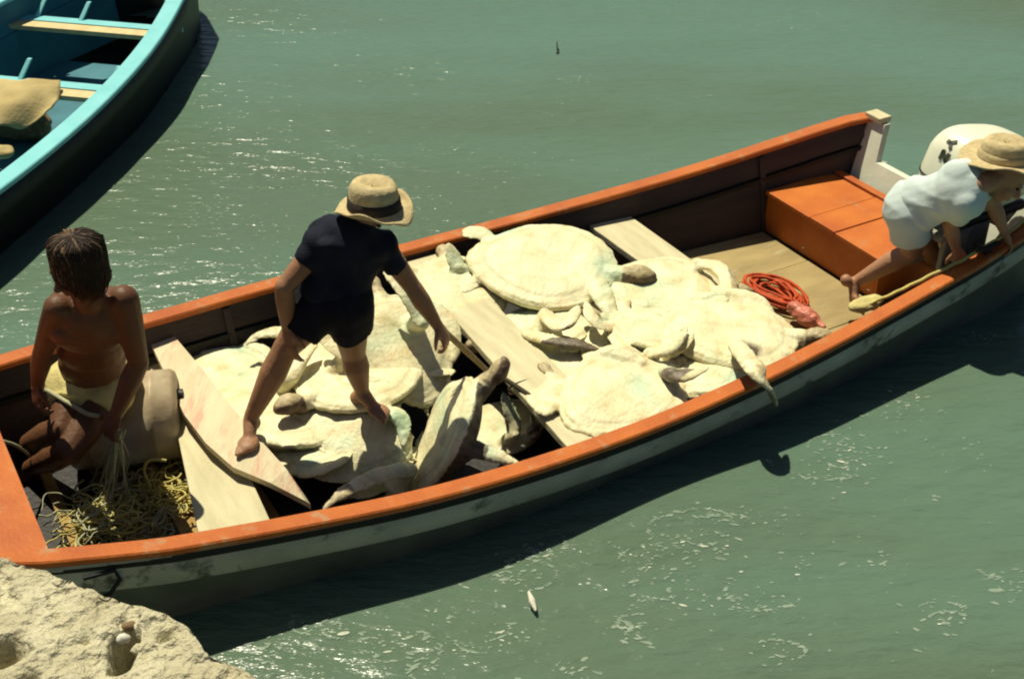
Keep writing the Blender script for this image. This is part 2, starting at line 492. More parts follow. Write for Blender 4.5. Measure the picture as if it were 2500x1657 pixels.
# ------------------------------------------------------------------ the quay at lower left
def build_quay():
    # the edge runs from the left of the frame to the bottom; the top is rough coral stone
    edge = [(-400, 1235), (-150, 1305), (0, 1362), (120, 1395), (210, 1437), (330, 1482), (440, 1520), (478, 1553), (500, 1592), (545, 1612), (600, 1645), (690, 1720), (800, 1820)]
    E = [W(x, y, 1.45) for x, y in edge]
    N1 = 260; rows = 190
    # resample the edge
    ds = [0]
    for i in range(1, len(E)): ds.append(ds[-1] + (E[i] - E[i - 1]).length)
    pts = []
    for k in range(N1):
        s = ds[-1] * k / (N1 - 1)
        i = max(j for j in range(len(ds)) if ds[j] <= s + 1e-9); i = min(i, len(E) - 2)
        t = (s - ds[i]) / (ds[i + 1] - ds[i])
        pts.append(E[i].lerp(E[i + 1], t))
    back = Vector((-.75, -.66, 0))
    pits = [(W(303, 1556, 1.45), .024, .11), (W(312, 1535, 1.45), .013, .08), (W(296, 1585, 1.45), .024, .12), (W(285, 1615, 1.45), .018, .09), (W(328, 1540, 1.45), .010, .05), (W(5, 1590, 1.45), .035, .06), (W(75, 1655, 1.45), .02, .04),
            (W(405, 1545, 1.45), .02, .025), (W(140, 1500, 1.45), .012, .012), (W(210, 1560, 1.45), .014, .012)]
    vs = []; fs = []
    for k, e in enumerate(pts):
        for j in range(rows):
            if j < 34:                        # the outer face, from the water up
                t = j / 33.0
                z = -.4 + (1.45 + .4) * (1 - (1 - t) ** 1.6) if t < 1 else 1.45
                off = back * (-(1 - t) * .10)
                p = Vector((e.x, e.y, z)) + off
                q = fbm(p * 5.0) * .05 + fbm(p * 17, 2) * .015
                p = p - back * q
            else:
                d = ((j - 33) / (rows - 34.0)) ** 1.5 * 2.6
                p = Vector((e.x, e.y, 1.45)) + back * d
                z = 1.45
                z += fbm(Vector((p.x, p.y, 0)) * 4, 2) * .022 * min(1, d / .06 + .15) + fbm(Vector((p.x, p.y, 7)) * 20, 4) * .022
                hnse = noise.noise(Vector((p.x * 16, p.y * 16, 2)))
                if hnse > .25: z -= min(.012, (hnse - .25) * .07)
                for c_, r_, h_ in pits:
                    dd = (Vector((p.x, p.y, 0)) - Vector((c_.x, c_.y, 0))).length * (1 + .30 * noise.noise(Vector((p.x * 22, p.y * 22, 0))))
                    z -= h_ * 1.5 * math.exp(-(dd / r_) ** 3)
                p.z = z
            vs.append(p)
    for k in range(N1 - 1):
        for j in range(rows - 1):
            fs.append((k * rows + j, (k + 1) * rows + j, (k + 1) * rows + j + 1, k * rows + j + 1))
    o = link('quay', mesh_of(vs, fs), M['stone'])
    tag(o, 'rough pale stone quay edge pitted with dark holes', kind='structure')
    # pebbles lying in and beside the holes
    for i, (px, py, r, lab) in enumerate([(303, 1558, .017, 'white pebble lodged in the largest hole of the stone quay'),
                                          (344, 1583, .022, 'grey stone chip on the rim right of the largest quay hole'),
                                          (318, 1528, .020, 'brown stone chip just above the largest quay hole')]):
        p = W(px, py, 1.43)
        mb = MB(); mb.ell(p, (Vector((1, .3, 0)).normalized(), Vector((-.3, 1, 0)).normalized(), Vector((0, 0, 1))), (r, r * .75, r * .6), 12, 8)
        me = mesh_of(mb.v, mb.f)
        displace(me, lambda c, n: fbm(c * 60, 2) * r * .5)
        tag(link('pebble', me, [M['pebble'], M['stone'], M['brown']][i]), lab, 'stone')


build_quay()


# ------------------------------------------------------------------ boats
HB = [(-3.42, .02), (-3.25, .15), (-2.95, .32), (-2.6, .475), (-2.2, .62), (-2, .68), (-1.76, .74), (-1.36, .80), (-.88, .865), (-.4, .895), (.1, .9), (.54, .88),
      (.9, .855), (1.5, .80), (2, .755), (2.3, .72), (2.5, .685), (2.62, .63)]


def interp(tab, u):
    xs = [t[0] for t in tab]; n = len(tab[0]) - 1
    u = max(xs[0], min(xs[-1], u))
    i = 0
    while i < len(xs) - 2 and xs[i + 1] < u: i += 1
    t = (u - xs[i]) / (xs[i + 1] - xs[i])
    # catmull-rom
    p0 = tab[max(i - 1, 0)][1]; p1 = tab[i][1]; p2 = tab[i + 1][1]; p3 = tab[min(i + 2, len(tab) - 1)][1]
    if i == 0 or i >= len(xs) - 3: return p1 + (p2 - p1) * t
    return .5 * (2 * p1 + (p2 - p0) * t + (2 * p0 - 5 * p1 + 4 * p2 - p3) * t * t + (3 * p1 - p0 - 3 * p2 + p3) * t ** 3)


def hb(u): return interp(HB, u)
def gz(u): return .5 + .03 * u * u


FLOOR = .165


def strip(fa, fb, us, thick_dir, name, m, parent, smooth=False):
    """solid strip between rails fa(u) and fb(u), thickened by thick_dir(u)"""
    vs = []; fs = []
    for u in us:
        a = Vector(fa(u)); b = Vector(fb(u)); t = Vector(thick_dir(u))
        vs += [a, b, b + t, a + t]
    n = len(us)
    for i in range(n - 1):
        o = i * 4; q = o + 4
        for k in range(4):
            k2 = (k + 1) % 4
            fs.append((o + k, q + k, q + k2, o + k2))
    fs.append((0, 1, 2, 3)); fs.append(((n - 1) * 4 + 3, (n - 1) * 4 + 2, (n - 1) * 4 + 1, (n - 1) * 4))
    me = mesh_of(vs, fs)
    bm = bmesh.new(); bm.from_mesh(me); bmesh.ops.recalc_face_normals(bm, faces=bm.faces); bm.to_mesh(me); bm.free()
    return link(name, me, m, parent, smooth)


def hull_mesh(hbf, gzf, u0, u1, n, inset=0.0, dark=None):
    """open shell: returns verts, faces, and material split below the top strake"""
    vs = []; fs = []; mi = []
    prof = lambda b, g: [(0, -.13), (.45 * b, -.12), (.74 * b, -.07), (.84 * b, .06), (.90 * b, .20), (.955 * b, g - .165), (.96 * b, g - .16), (b - .012, g - .03)]
    K = 8
    for i in range(n + 1):
        u = u0 + (u1 - u0) * i / n
        b = hbf(u); g = gzf(u)
        bowlift = max(0, (-u - 2.2)) * .16
        ring = [(y, z + bowlift * max(0, 1 - (z + .13) / .5)) for y, z in prof(b, g)]
        pts = [(-y, z) for y, z in reversed(ring)] + ring[1:]
        for y, z in pts: vs.append((u, y, z))
    m_ = 2 * K - 1
    for i in range(n):
        for k in range(m_ - 1):
            fs.append((i * m_ + k, i * m_ + k + 1, (i + 1) * m_ + k + 1, (i + 1) * m_ + k))
            mi.append(0 if (k < 2 or k >= m_ - 3) else 1)
    return vs, fs, mi


def build_skiff():
    root = empty('fishing_skiff', BO, A30)
    tag(root, 'long open wooden fishing skiff with orange gunwales loaded with upturned turtles', 'boat')
    us = [-3.42 + (2.62 + 3.42) * i / 90 for i in range(91)]
    vs, fs, mi = hull_mesh(hb, gz, -3.42, 2.62, 90)
    me = mesh_of(vs, fs)
    o = link('hull', me, [M['hull_white'], M['hull_dark']], root)
    me.polygons.foreach_set('material_index', mi)
    sol = o.modifiers.new('t', 'SOLIDIFY'); sol.thickness = .018; sol.offset = 1
    for s in (1, -1):
        # gunwale cap, rub rail under it
        strip(lambda u: (u, s * (hb(u) + .012), gz(u)), lambda u: (u, s * max(.0, hb(u) - .068), gz(u) - .003), us,
              lambda u: (0, 0, -.03), 'gunwale_cap', M['orange'], root).modifiers.new('b', 'BEVEL').width = .006
        strip(lambda u: (u, s * (hb(u) + .006), gz(u) - .033), lambda u: (u, s * (hb(u) - .016), gz(u) - .033), us,
              lambda u: (0, -s * .003, -.032), 'rub_rail', M['rub'], root)
        ui = [u for u in us if -2.3 < u < 2.6]
        nb = 'side_plank'
        strip(lambda u: (u, s * (hb(u) - .045), gz(u) - .036), lambda u: (u, s * (.945 * hb(u) - .03), gz(u) - .145), ui,
              lambda u: (0, -s * .014, 0), nb, M['inner'], root)
        strip(lambda u: (u, s * (.945 * hb(u) - .028), gz(u) - .15), lambda u: (u, s * (.945 * hb(u) - .03), gz(u) - .172), ui,
              lambda u: (0, -s * .034, 0), 'stringer', M['rub'], root)
        strip(lambda u: (u, s * (.93 * hb(u) - .03), gz(u) - .176), lambda u: (u, s * (.86 * hb(u) - .03), FLOOR - .02), ui,
              lambda u: (0, -s * .012, 0), nb, M['inner'], root)
        # stout ribs against the planks
        for u in (-1.02, 1.93):
            rb = MB()
            p = [(u, s * (hb(u) - .075), gz(u) - .04), (u, s * (.945 * hb(u) - .06), gz(u) - .15), (u, s * (.86 * hb(u) - .055), FLOOR + .0)]
            for a_, b_ in zip(p, p[1:]):
                rb.add([(a_[0] - .016, a_[1], a_[2]), (a_[0] + .016, a_[1], a_[2]), (a_[0] + .016, a_[1] + s * .022, a_[2]), (a_[0] - .016, a_[1] + s * .022, a_[2]),
                        (b_[0] - .016, b_[1], b_[2]), (b_[0] + .016, b_[1], b_[2]), (b_[0] + .016, b_[1] + s * .022, b_[2]), (b_[0] - .016, b_[1] + s * .022, b_[2])],
                       [(0, 1, 2, 3), (7, 6, 5, 4), (0, 4, 5, 1), (1, 5, 6, 2), (2, 6, 7, 3), (3, 7, 4, 0)])
            rb.build('rib', M['inner'], root)
    # floor panels with open seams between them
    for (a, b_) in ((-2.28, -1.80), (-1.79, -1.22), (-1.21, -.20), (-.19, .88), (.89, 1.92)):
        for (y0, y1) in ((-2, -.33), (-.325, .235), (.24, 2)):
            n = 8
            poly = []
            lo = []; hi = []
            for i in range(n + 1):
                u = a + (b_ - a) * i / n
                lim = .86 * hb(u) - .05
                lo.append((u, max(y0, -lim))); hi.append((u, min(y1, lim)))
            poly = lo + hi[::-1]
            MB().slab(poly, FLOOR - .02, FLOOR + random.uniform(0, .003)).build('floor_panel', (M['floor'] if b_ > 1 else M['ochre'] if b_ == -1.22 else M['bilge_shade']), root, bevel=.002)
    # floor cleat in the bow well
    MB().box((-1.98, -.50, FLOOR + .004), (-1.935, .45, FLOOR + .04)).build('floor_batten', M['ochre'], root, bevel=.004)
    MB().box((-1.60, -.62, FLOOR + .004), (-1.555, .55, FLOOR + .045)).build('floor_batten', M['ochre'], root, bevel=.004)
    # bow deck
    n = 16; lo = []; hi = []
    for i in range(n + 1):
        u = -3.30 + (-2.10 + 3.30) * i / n
        w = hb(u) - .055
        lo.append((u, -w, gz(u) - .012)); hi.append((u, w, gz(u) - .012))
    dk = MB().slab(lo + hi[::-1], 0, .028)
    dk.build('foredeck', M['orange'], root)
    MB().box((-2.135, -hb(-2.12) + .08, FLOOR), (-2.115, hb(-2.12) - .08, gz(-2.12) - .044)).build('bulkhead', M['inner'], root)
    # thwarts
    def thwart(poly, z, th, m, name='thwart'):
        MB().slab(poly, z - th, z).build(name, m, root, bevel=.006)
    z1 = .40
    thwart([(-1.62, -.655), (-1.345, -.70), (-1.28, .0), (-1.30, .70), (-1.44, .70), (-1.44, .26)], .365, .035, M['board'])
    thwart([(-.21, -hb(-.1) + .075), (.03, -hb(-.1) + .075), (.09, hb(0) - .075), (-.12, hb(0) - .075)], z1 + .05, .035, M['board'])
    thwart([(.93, -hb(1) + .09), (1.14, -hb(1) + .09), (1.14, hb(1) - .075), (.90, hb(1) - .075)], z1, .035, M['board'])
    # stern locker: front, ends, three lid boards and the back batten
    x0, x1, ya, yb, zt = 1.94, 2.44, -.24, .62, .40
    MB().box((x0, ya + .02, FLOOR + .002), (x0 + .018, yb, zt - .025)).build('locker_front', M['orange2'], root, bevel=.002)
    MB().box((x0, ya, FLOOR + .002), (x1 - .02, ya + .018, zt - .025)).build('locker_side', M['orange2'], root, bevel=.002)
    ys = [ya - .012, .085, .275, yb + .01]
    for i in range(3):
        MB().box((x0 - .012, ys[i] + .003, zt - .022), (x1 - .06, ys[i + 1] - .003, zt + (.0, .004, .001)[i])).build('locker_lid', M['orange2'], root, bevel=.003)
    MB().box((x1 - .056, ya - .012, zt - .022), (x1 - .01, yb + .03, zt + .016)).build('locker_batten', M['orange'], root, bevel=.004)
    MB().slab([(x0 + .015, ya - .04), (x1, ya - .04), (x1, -.52), (x0 + .25, -.50)], .13, .152).build('aft_floor', M['inner'], root)
    # transom with a notch, whitish inside
    xt = 2.60; w = .615; g = gz(2.6)
    pr = [(-w, g - .02), (-.84 * w, .10), (-.5 * w, -.08), (0, -.1), (.5 * w, -.08), (.84 * w, .10), (w, g - .02), (.49, g - .02), (.44, g - .20), (-.44, g - .20), (-.49, g - .02)]
    rk = lambda z: (z - g) * .42
    vs = [(xt + rk(z), y, z) for y, z in pr] + [(xt + .04 + rk(z), y, z) for y, z in pr]; k = len(pr)
    fs = [tuple(range(k)), tuple(range(2 * k - 1, k - 1, -1))] + [(i, k + i, k + (i + 1) % k, (i + 1) % k) for i in range(k)]
    MB().add(vs, fs).build('transom', M['white'], root)
    for s in (1, -1):
        MB().box((xt - .03, min(s * .51, s * (w + .01)), g - .018), (xt + .055, max(s * .51, s * (w + .01)), g + .014)).build('transom_cap', M['board'], root, bevel=.006)
    # cleat on the near gunwale
    q = 2.08; cl = MB()
    gy = -hb(q) + .028
    cl.box((q - .02, gy - .012, gz(q) + .001), (q + .02, gy + .012, gz(q) + .03)).tube([(q - .07, gy, gz(q) + .034), (q, gy, gz(q) + .028), (q + .07, gy, gz(q) + .034)], .011, 8)
    cl.build('cleat', M['rub'], root)
    # iron mooring loop hanging below the rub rail at the bow quarter
    q = -1.93; lp = MB()
    pts = [(q - .10, -hb(q) - .015, gz(q) - .05), (q + .0, -hb(q) - .02, gz(q) - .055), (q + .012, -hb(q) - .022, gz(q) - .10), (q - .03, -hb(q) - .018, gz(q) - .15), (q - .10, -hb(q) - .0, gz(q) - .17)]
    lp.tube(pts, .008, 8); lp.build('mooring_loop', M['rub'], root)
    return root


SKIFF = build_skiff()


def smooth_line(pts, n=8):
    P_ = [Vector(p) for p in pts]; out = []
    for i in range(len(P_) - 1):
        p0 = P_[max(i - 1, 0)]; p1 = P_[i]; p2 = P_[i + 1]; p3 = P_[min(i + 2, len(P_) - 1)]
        for k in range(n):
            t = k / n
            out.append(.5 * (2 * p1 + (p2 - p0) * t + (2 * p0 - 5 * p1 + 4 * p2 - p3) * t * t + (3 * p1 - p0 - 3 * p2 + p3) * t ** 3))
    out.append(P_[-1]); return out


# the stained plank lying across the forward thwart, its near end sawn to a point
def build_loose_plank():
    pl = [(368, 838, .45), (415, 808, .45), (500, 908, .45), (572, 1000, .45), (640, 1078, .445), (700, 1145, .42), (758, 1230, .36), (745, 1222, .36), (660, 1178, .40), (569, 1140, .425), (503, 1082, .435), (450, 1012, .44), (400, 905, .445)]
    P_ = [W(*p) for p in pl]
    c = sum((p for p in P_), Vector()) / len(P_)
    mb = MB(); n = len(P_)
    top = [p for p in P_]; bot = [p - Vector((0, 0, .026)) for p in P_]
    a2 = sum(P_[i].x * P_[(i + 1) % n].y - P_[(i + 1) % n].x * P_[i].y for i in range(n))
    fs = [tuple(range(n)), tuple(range(2 * n - 1, n - 1, -1))] + [(i, n + i, n + (i + 1) % n, (i + 1) % n) for i in range(n)]
    mb.add(top + bot, fs)
    me = mesh_of(mb.v, mb.f)
    bm = bmesh.new(); bm.from_mesh(me); bmesh.ops.triangulate(bm, faces=[f for f in bm.faces if len(f.verts) > 4])
    bmesh.ops.recalc_face_normals(bm, faces=bm.faces); bm.to_mesh(me); bm.free()
    o = link('loose_plank', me, M['stained'], None, False)
    tag(o, 'wide pinkish blood-stained plank laid across the forward thwart under the bare foot', 'plank')


build_loose_plank()


# ------------------------------------------------------------------ outboard motor
def build_motor():
    c = L(2392, 405, .90)
    root = empty('outboard_motor', B2W(c.x, c.y, .5), A30 + R(0))
    tag(root, 'white cowled outboard motor on the stern of the orange skiff', 'outboard motor')
    # cowl: rounded box built from a superellipsoid, flat sides, domed top
    vs = []; fs = []
    nr, ns = 22, 40
    for i in range(nr + 1):
        th = -math.pi / 2 + math.pi * i / nr
        for k in range(ns):
            ph = 2 * math.pi * k / ns
            sg = lambda v, e: math.copysign(abs(v) ** e, v)
            cz = sg(math.sin(th), .55)
            r_ = abs(math.cos(th)) ** .55
            x = sg(math.cos(ph), .62) * r_ * .27
            y = sg(math.sin(ph), .62) * r_ * .19
            tp = 1 - .16 * max(0, cz)
            vs.append((x * tp + .03 * cz, y * tp, cz * .175 - (.05 * x / .27 if cz > 0 else 0)))
    for i in range(nr):
        for k in range(ns):
            k2 = (k + 1) % ns
            fs.append((i * ns + k, i * ns + k2, (i + 1) * ns + k2, (i + 1) * ns + k))
    me = mesh_of([(a, b, z + .40) for a, b, z in vs], fs)
    cowl = link('cowl', me, M['cowl'], root)
    sgp = lambda v, e: math.copysign(abs(v) ** e, v)
    ring = [Vector((sgp(math.cos(2 * math.pi * q / 40), .62) * .272, sgp(math.sin(2 * math.pi * q / 40), .62) * .192, .385)) for q in range(41)]
    MB().tube(ring, .005, 6, cap=False).build('cowl_seam', M['black'], root, True)
    mb = MB(); mb.box((-.20, -.155, .19), (.20, .155, .235)); mb.build('lower_pan', M['black'], root, bevel=.02)
    mb = MB(); mb.box((-.10, -.06, -.55), (.10, .06, .20)); mb.build('shaft_housing', M['hull_white'], root, bevel=.03)
    mb = MB(); mb.box((-.26, -.11, -.10), (-.11, -.08, .16)); mb.box((-.26, .08, -.10), (-.11, .11, .16)); mb.box((-.30, -.11, .12), (-.1, .11, .16))
    mb.build('clamp_bracket', M['hull_white'], root, bevel=.008)
    mb = MB(); mb.tube([(-.20, -.03, .25), (-.38, -.05, .27), (-.52, -.06, .25)], [.02, .018, .024], 10); mb.build('tiller_arm', M['black'], root, True)
    # the two dark characters on the cowl's forward flank
    def glyph(ch, origin, right, up, size):
        S = {'Y': [((.0, 1), (.5, .5)), ((1, 1), (.5, .5)), ((.5, .5), (.5, 0))], 'Z': [((0, 1), (1, 1)), ((1, 1), (0, 0)), ((0, 0), (1, 0))]}[ch]
        nrm = right.cross(up).normalized(); mb = MB()
        for (a, b) in S:
            p = origin + right * a[0] * size + up * a[1] * size; q = origin + right * b[0] * size + up * b[1] * size
            d = (q - p).normalized(); s_ = d.cross(nrm) * .0085; e = d * .006
            v = [p - e - s_, p - e + s_, q + e + s_, q + e - s_]
            mb.add([w - nrm * .006 for w in v] + [w + nrm * .003 for w in v], [(3, 2, 1, 0), (4, 5, 6, 7), (0, 1, 5, 4), (1, 2, 6, 5), (2, 3, 7, 6), (3, 0, 4, 7)])
        mb.build('letter', M['mark'], root)
    return root, cowl, glyph


motor, cowl, glyph = build_motor()


def place_letters():
    """set the letters flush on the cowl where the photograph shows them"""
    bpy.context.view_layer.update()
    mw = motor.matrix_world.inverted()
    me = cowl.data
    from mathutils.bvhtree import BVHTree
    bt = BVHTree.FromPolygons([v.co for v in me.vertices], [tuple(p.vertices) for p in me.polygons])
    o = mw @ Vector((0, 0, CAM_H))
    for ch, px, py in (('Y', 2322, 350), ('Z', 2306, 382)):
        t = mw @ W(px, py, .5)
        hit, n, i, d = bt.ray_cast(o, (t - o).normalized())
        if hit is None: continue
        if n.dot(o - hit) < 0: n = -n
        dn = (mw.to_3x3() @ Vector((-.45, -.1, -.9)))          # reading direction runs down the flank
        right = (dn - n * dn.dot(n)).normalized()
        up = n.cross(right).normalized()
        size = .034
        glyph(ch, hit + n * .002 - right * size / 2 - up * size / 2, right, up, size)


place_letters()


# ------------------------------------------------------------------ turtles
def blade(mb, pts, widths, th, nrm):
    """flat tapering flipper along pts, nrm = flat side's normal"""
    P_ = smooth_line(pts, 6); n = len(P_); seg = 12
    vs = []; fs = []
    for i, p in enumerate(P_):
        t = (P_[min(i + 1, n - 1)] - P_[max(i - 1, 0)]).normalized()
        s = t.cross(nrm)
        if s.length < 1e-4: s = t.orthogonal()
        s.normalize(); u = s.cross(t).normalized()
        f = i / (n - 1); k = f * (len(widths) - 1); a = int(min(k, len(widths) - 2)); w = widths[a] + (widths[a + 1] - widths[a]) * (k - a)
        hgt = th * (1 - .72 * f)
        for q in range(seg):
            an = 2 * math.pi * q / seg
            cx = math.cos(an); sx = math.sin(an)
            vs.append(p + s * cx * w + u * sx * hgt * (1 if cx > 0 else 1 - .6 * abs(cx)))
    for i in range(n - 1):
        for q in range(seg):
            q2 = (q + 1) % seg
            fs.append((i * seg + q, i * seg + q2, (i + 1) * seg + q2, (i + 1) * seg + q))
    fs.append(tuple(range(seg - 1, -1, -1))); fs.append(tuple(range((n - 1) * seg, n * seg)))
    mb.add(vs, fs)


CREAM = (.86, .81, .52)
TURTLES = 'turtles lying on their backs in the skiff'


def turtle(cpx, cpy, z, hpx, hpy, size, label, roll=0.0, pitch=0.0, fl=None, fr=None, rl=None, rr=None, headup=.0, width=.82, tone=1.0, seed=0, headturn=0.0, flat=False, axes=None, dark=0):
    """a green turtle on its back. local +x = head, +z = belly. fl/fr = control points of the front flippers (unit of shell length)"""
    rnd = random.Random(seed + 11)
    c = W(cpx, cpy, z); h = W(hpx, hpy, z); S = size
    if axes:
        h_ = Vector(axes[0]); n_ = Vector(axes[1]).normalized(); h_ = (h_ - n_ * h_.dot(n_)).normalized(); s_ = n_.cross(h_)
        MW = Matrix.Translation(c) @ Matrix((h_, s_, n_)).transposed().to_4x4()
    else:
        yaw = math.atan2(h.y - c.y, h.x - c.x)
        MW = Matrix.Translation(c - Vector((0, 0, .04 * S))) @ Matrix.Rotation(yaw, 4, 'Z') @ Matrix.Rotation(R(roll), 4, 'X') @ Matrix.Rotation(R(pitch), 4, 'Y')
    MI = MW.inverted()
    cv = lambda f: [tuple((MI @ W(*p)) / S) for p in f] if f and f[0][0] > 10 else f
    fl, fr, rl, rr = cv(fl), cv(fr), cv(rl), cv(rr)
    mb = MB()
    # ---- shell
    nr, ns = 12, 48; vs = []; fs = []

    def outline(t):
        x = .5 * math.cos(t); y = .5 * width * math.sin(t)
        y *= (.96 + .16 * math.cos(t) - .10 * math.cos(t) ** 2)
        if math.cos(t) < -.8: x -= .02 * (-math.cos(t) - .8) * 5
        return x, y
    rows = []
    for i in range(nr):                       # belly
        r_ = i / nr
        rows.append((r_, .062 * (1 - r_ ** 5) - .012 * r_ ** 8 + .0))
    rows.append((1.0, -.004)); rows.append((1.0, -.028))
    for i in range(nr - 1, 0, -1):
        r_ = i / nr
        rows.append((r_, -.03 - .185 * (1 - r_ ** 2.2) ** .75))
    vs.append((0, 0, .062))
    for r_, zz in rows[1:]:
        for k in range(ns):
            x, y = outline(2 * math.pi * k / ns)
            sc_ = 1 + (.012 * math.cos(25 * math.pi * 2 * k / ns) if r_ == 1 else 0)
            vs.append((x * r_ * sc_, y * r_ * sc_, zz + (.010 * abs(math.sin(2 * math.pi * k / ns)) if r_ > .9 else 0)))
    vs.append((0, 0, -.215))
    m_ = len(rows) - 1
    for k in range(ns):
        k2 = (k + 1) % ns
        fs.append((0, 1 + k, 1 + k2))
        for i in range(m_ - 1):
            a = 1 + i * ns
            fs.append((a + k, a + ns + k, a + ns + k2, a + k2))
        a = 1 + (m_ - 1) * ns
        fs.append((a + k, len(vs) - 1, a + k2))
    mb.add(vs, fs)
    X, Y, Z = Vector((1, 0, 0)), Vector((0, 1, 0)), Vector((0, 0, 1))
    # ---- neck, head, beak
    hd = Vector((.64, .10 * headturn, -.03 + headup))
    mb.cap((.38, 0, -.05), .095, (.56, .05 * headturn, -.04 + headup * .6), .07)
    ca, sa = math.cos(headturn * .8), math.sin(headturn * .8)
    HX, HY = Vector((ca, sa, 0)), Vector((-sa, ca, 0))
    mb.ell(hd, (HX, HY, Z), (.105, .072, .068))
    mb.ell(hd + HX * .07 - Z * .004, (HX, HY, Z), (.05, .045, .042))
    for s in (1, -1): mb.ell(hd + HX * .045 + HY * s * .052 - Z * .012, (HX, HY, Z), (.022, .014, .018), 10, 8)
    # ---- flippers
    fl = fl or [(.33, .26, -.03), (.30, .42, 0), (.12, .58, -.01), (-.12, .62, -.05)]
    fr = fr or [(.33, -.26, -.03), (.30, -.42, 0), (.12, -.58, -.01), (-.12, -.62, -.05)]
    rl = rl or [(-.36, .16, -.04), (-.46, .26, -.04), (-.60, .30, -.06)]
    rr = rr or [(-.36, -.16, -.04), (-.46, -.26, -.04), (-.60, -.30, -.06)]
    for f in (fl, fr):
        blade(mb, [Vector(p) for p in f], [.070, .078, .085, .080, .064, .046, .018], .040, Z if not flat else Vector((.2, 1, .3)))
        p0 = Vector(f[0]); mb.cap((.24, .16 * (1 if p0.y > 0 else -1), -.06), .085, p0, .055)
    for f in (rl, rr):
        blade(mb, [Vector(p) for p in f], [.045, .058, .075, .072, .035], .030, Z)
    mb.cap((-.44, 0, -.04), .035, (-.58, 0, -.05), .012)
    S = size
    mb.v = [v * S for v in mb.v]
    me = mb.remesh('green_turtle', .0075, 2)
    # ---- seams and colour
    n = len(me.vertices)
    co = np.empty(n * 3, 'f'); me.vertices.foreach_get('co', co); co = co.reshape(-1, 3)
    no = np.empty(n * 3, 'f'); me.vertices.foreach_get('normal', no); no = no.reshape(-1, 3)
    U = co / S; x, y, zz = U[:, 0], U[:, 1], U[:, 2]
    tt = np.arctan2(y / width, x)
    ro = np.sqrt((x / .5) ** 2 + (y / (.5 * width * (.96 + .16 * np.cos(tt) - .1 * np.cos(tt) ** 2))) ** 2)
    shell = (ro < 1.06) & (zz > -.23)
    belly = shell & (no[:, 2] > .25) & (zz > -.012)
    g = np.zeros(n)
    w = .011
    def groove(d, ww=w): return np.exp(-(d / ww) ** 2)
    inner = ro < .80
    wob = .012 * np.sin(9 * y + seed)
    g = np.maximum(g, groove(y + .006 * np.sin(14 * x)) * inner)
    for xs in (.31, .17, .02, -.13, -.27):
        g = np.maximum(g, groove(x - xs + wob - .10 * np.abs(y)) * inner)
    g = np.maximum(g, groove(np.abs(y) - (.185 + .02 * np.cos(6 * x))) * inner * (np.abs(x) < .24))
    g = np.maximum(g, groove((ro - .80) * .35) * 1.6)
    ph = np.mod(np.arctan2(y, x) / (2 * math.pi) * 25, 1) - .5
    g = np.maximum(g, groove(ph * .12, .009) * (ro > .80) * (ro < 1.05) * 1.1)
    g = g * belly
    lump = np.array([fbm(Vector(p) * 3.2 + Vector((seed, 0, 0)), 2) for p in U])
    fine = np.array([noise.noise(Vector(p) * 26) for p in U])
    limb = ~shell
    d = -.0010 * g + belly * lump * .018 * (ro < .95) + limb * (fine * .003 + lump * .010)
    co2 = co + no * d[:, None].astype('f')
    me.vertices.foreach_set('co', co2.reshape(-1).astype('f'))
    cream = np.array(CREAM) * tone
    colr = np.tile(cream, (n, 1))
    colr *= (1 + .10 * lump)[:, None]
    colr = colr * (1 - .12 * g)[:, None]
    t1 = np.array([fbm(Vector(p) * 5.5 + Vector((seed * 3.3, 7, 0)), 3) for p in U])
    t2 = np.array([fbm(Vector(p) * 2.4 + Vector((seed * 1.3, 2, 5)), 2) for p in U])
    colr = colr * (1 + np.clip(t1 - .12, 0, .5)[:, None] * np.array([-.12, -.50, -.70]))      # pinkish blotches
    colr = colr * (1 + np.clip(t2 - .05, 0, .5)[:, None] * np.array([-.75, -.25, -.1]))       # greenish cast
    colr = colr * (1 + np.clip(-t1 - .22, 0, .5)[:, None] * np.array([-.7, -.9, -1.2]))     # grime
    back = shell & ~belly & (zz < -.02)
    bc = np.array([.15, .135, .09])
    rays = (.75 + .5 * (np.sin(38 * np.arctan2(y, x + .1 * np.round(x * 4))) * .5 + .5))
    colr[back] = bc * rays[back][:, None] * (1 + .4 * fine[back])[:, None]
    head = (x > .54) & (np.abs(y) < .2) & limb
    hc = np.where((zz > .0 + headup)[:, None], np.array([.50, .42, .25]), np.array([.16, .11, .07]))
    hc = hc * (1 + .5 * (fine[:, None]))
    colr[head] = hc[head]
    dors = limb & ~head & (no[:, 2] < -.05)
    dc = np.array([.22, .19, .125])
    colr[dors] = dc * (1 + .5 * fine[dors])[:, None]
    if dark:
        dk_ = limb & ~head & (x > -.35) & (y * dark > .22)
        colr[dk_] = np.array([.17, .14, .10]) * (1 + .6 * fine[dk_])[:, None]
    # flipper backs and leading edges are scaled dark
    ven = limb & ~head & ~dors
    tipd = np.clip((np.sqrt(x ** 2 + y ** 2) - .55) * 2.2, 0, .35) * (fine > .05)
    colr[ven] *= (1 - tipd[ven])[:, None]
    at = me.color_attributes.new('tint', 'FLOAT_COLOR', 'POINT')
    at.data.foreach_set('color', np.concatenate([np.clip(colr, 0.01, .9), np.ones((n, 1))], 1).astype('f').reshape(-1))
    o = link('green_turtle', me, M['turtle'])
    o.matrix_world = MW
    tag(o, label, 'turtle', TURTLES)
    return o


def side(pts, s): return [(p[0], p[1] * s, p[2]) for p in pts]


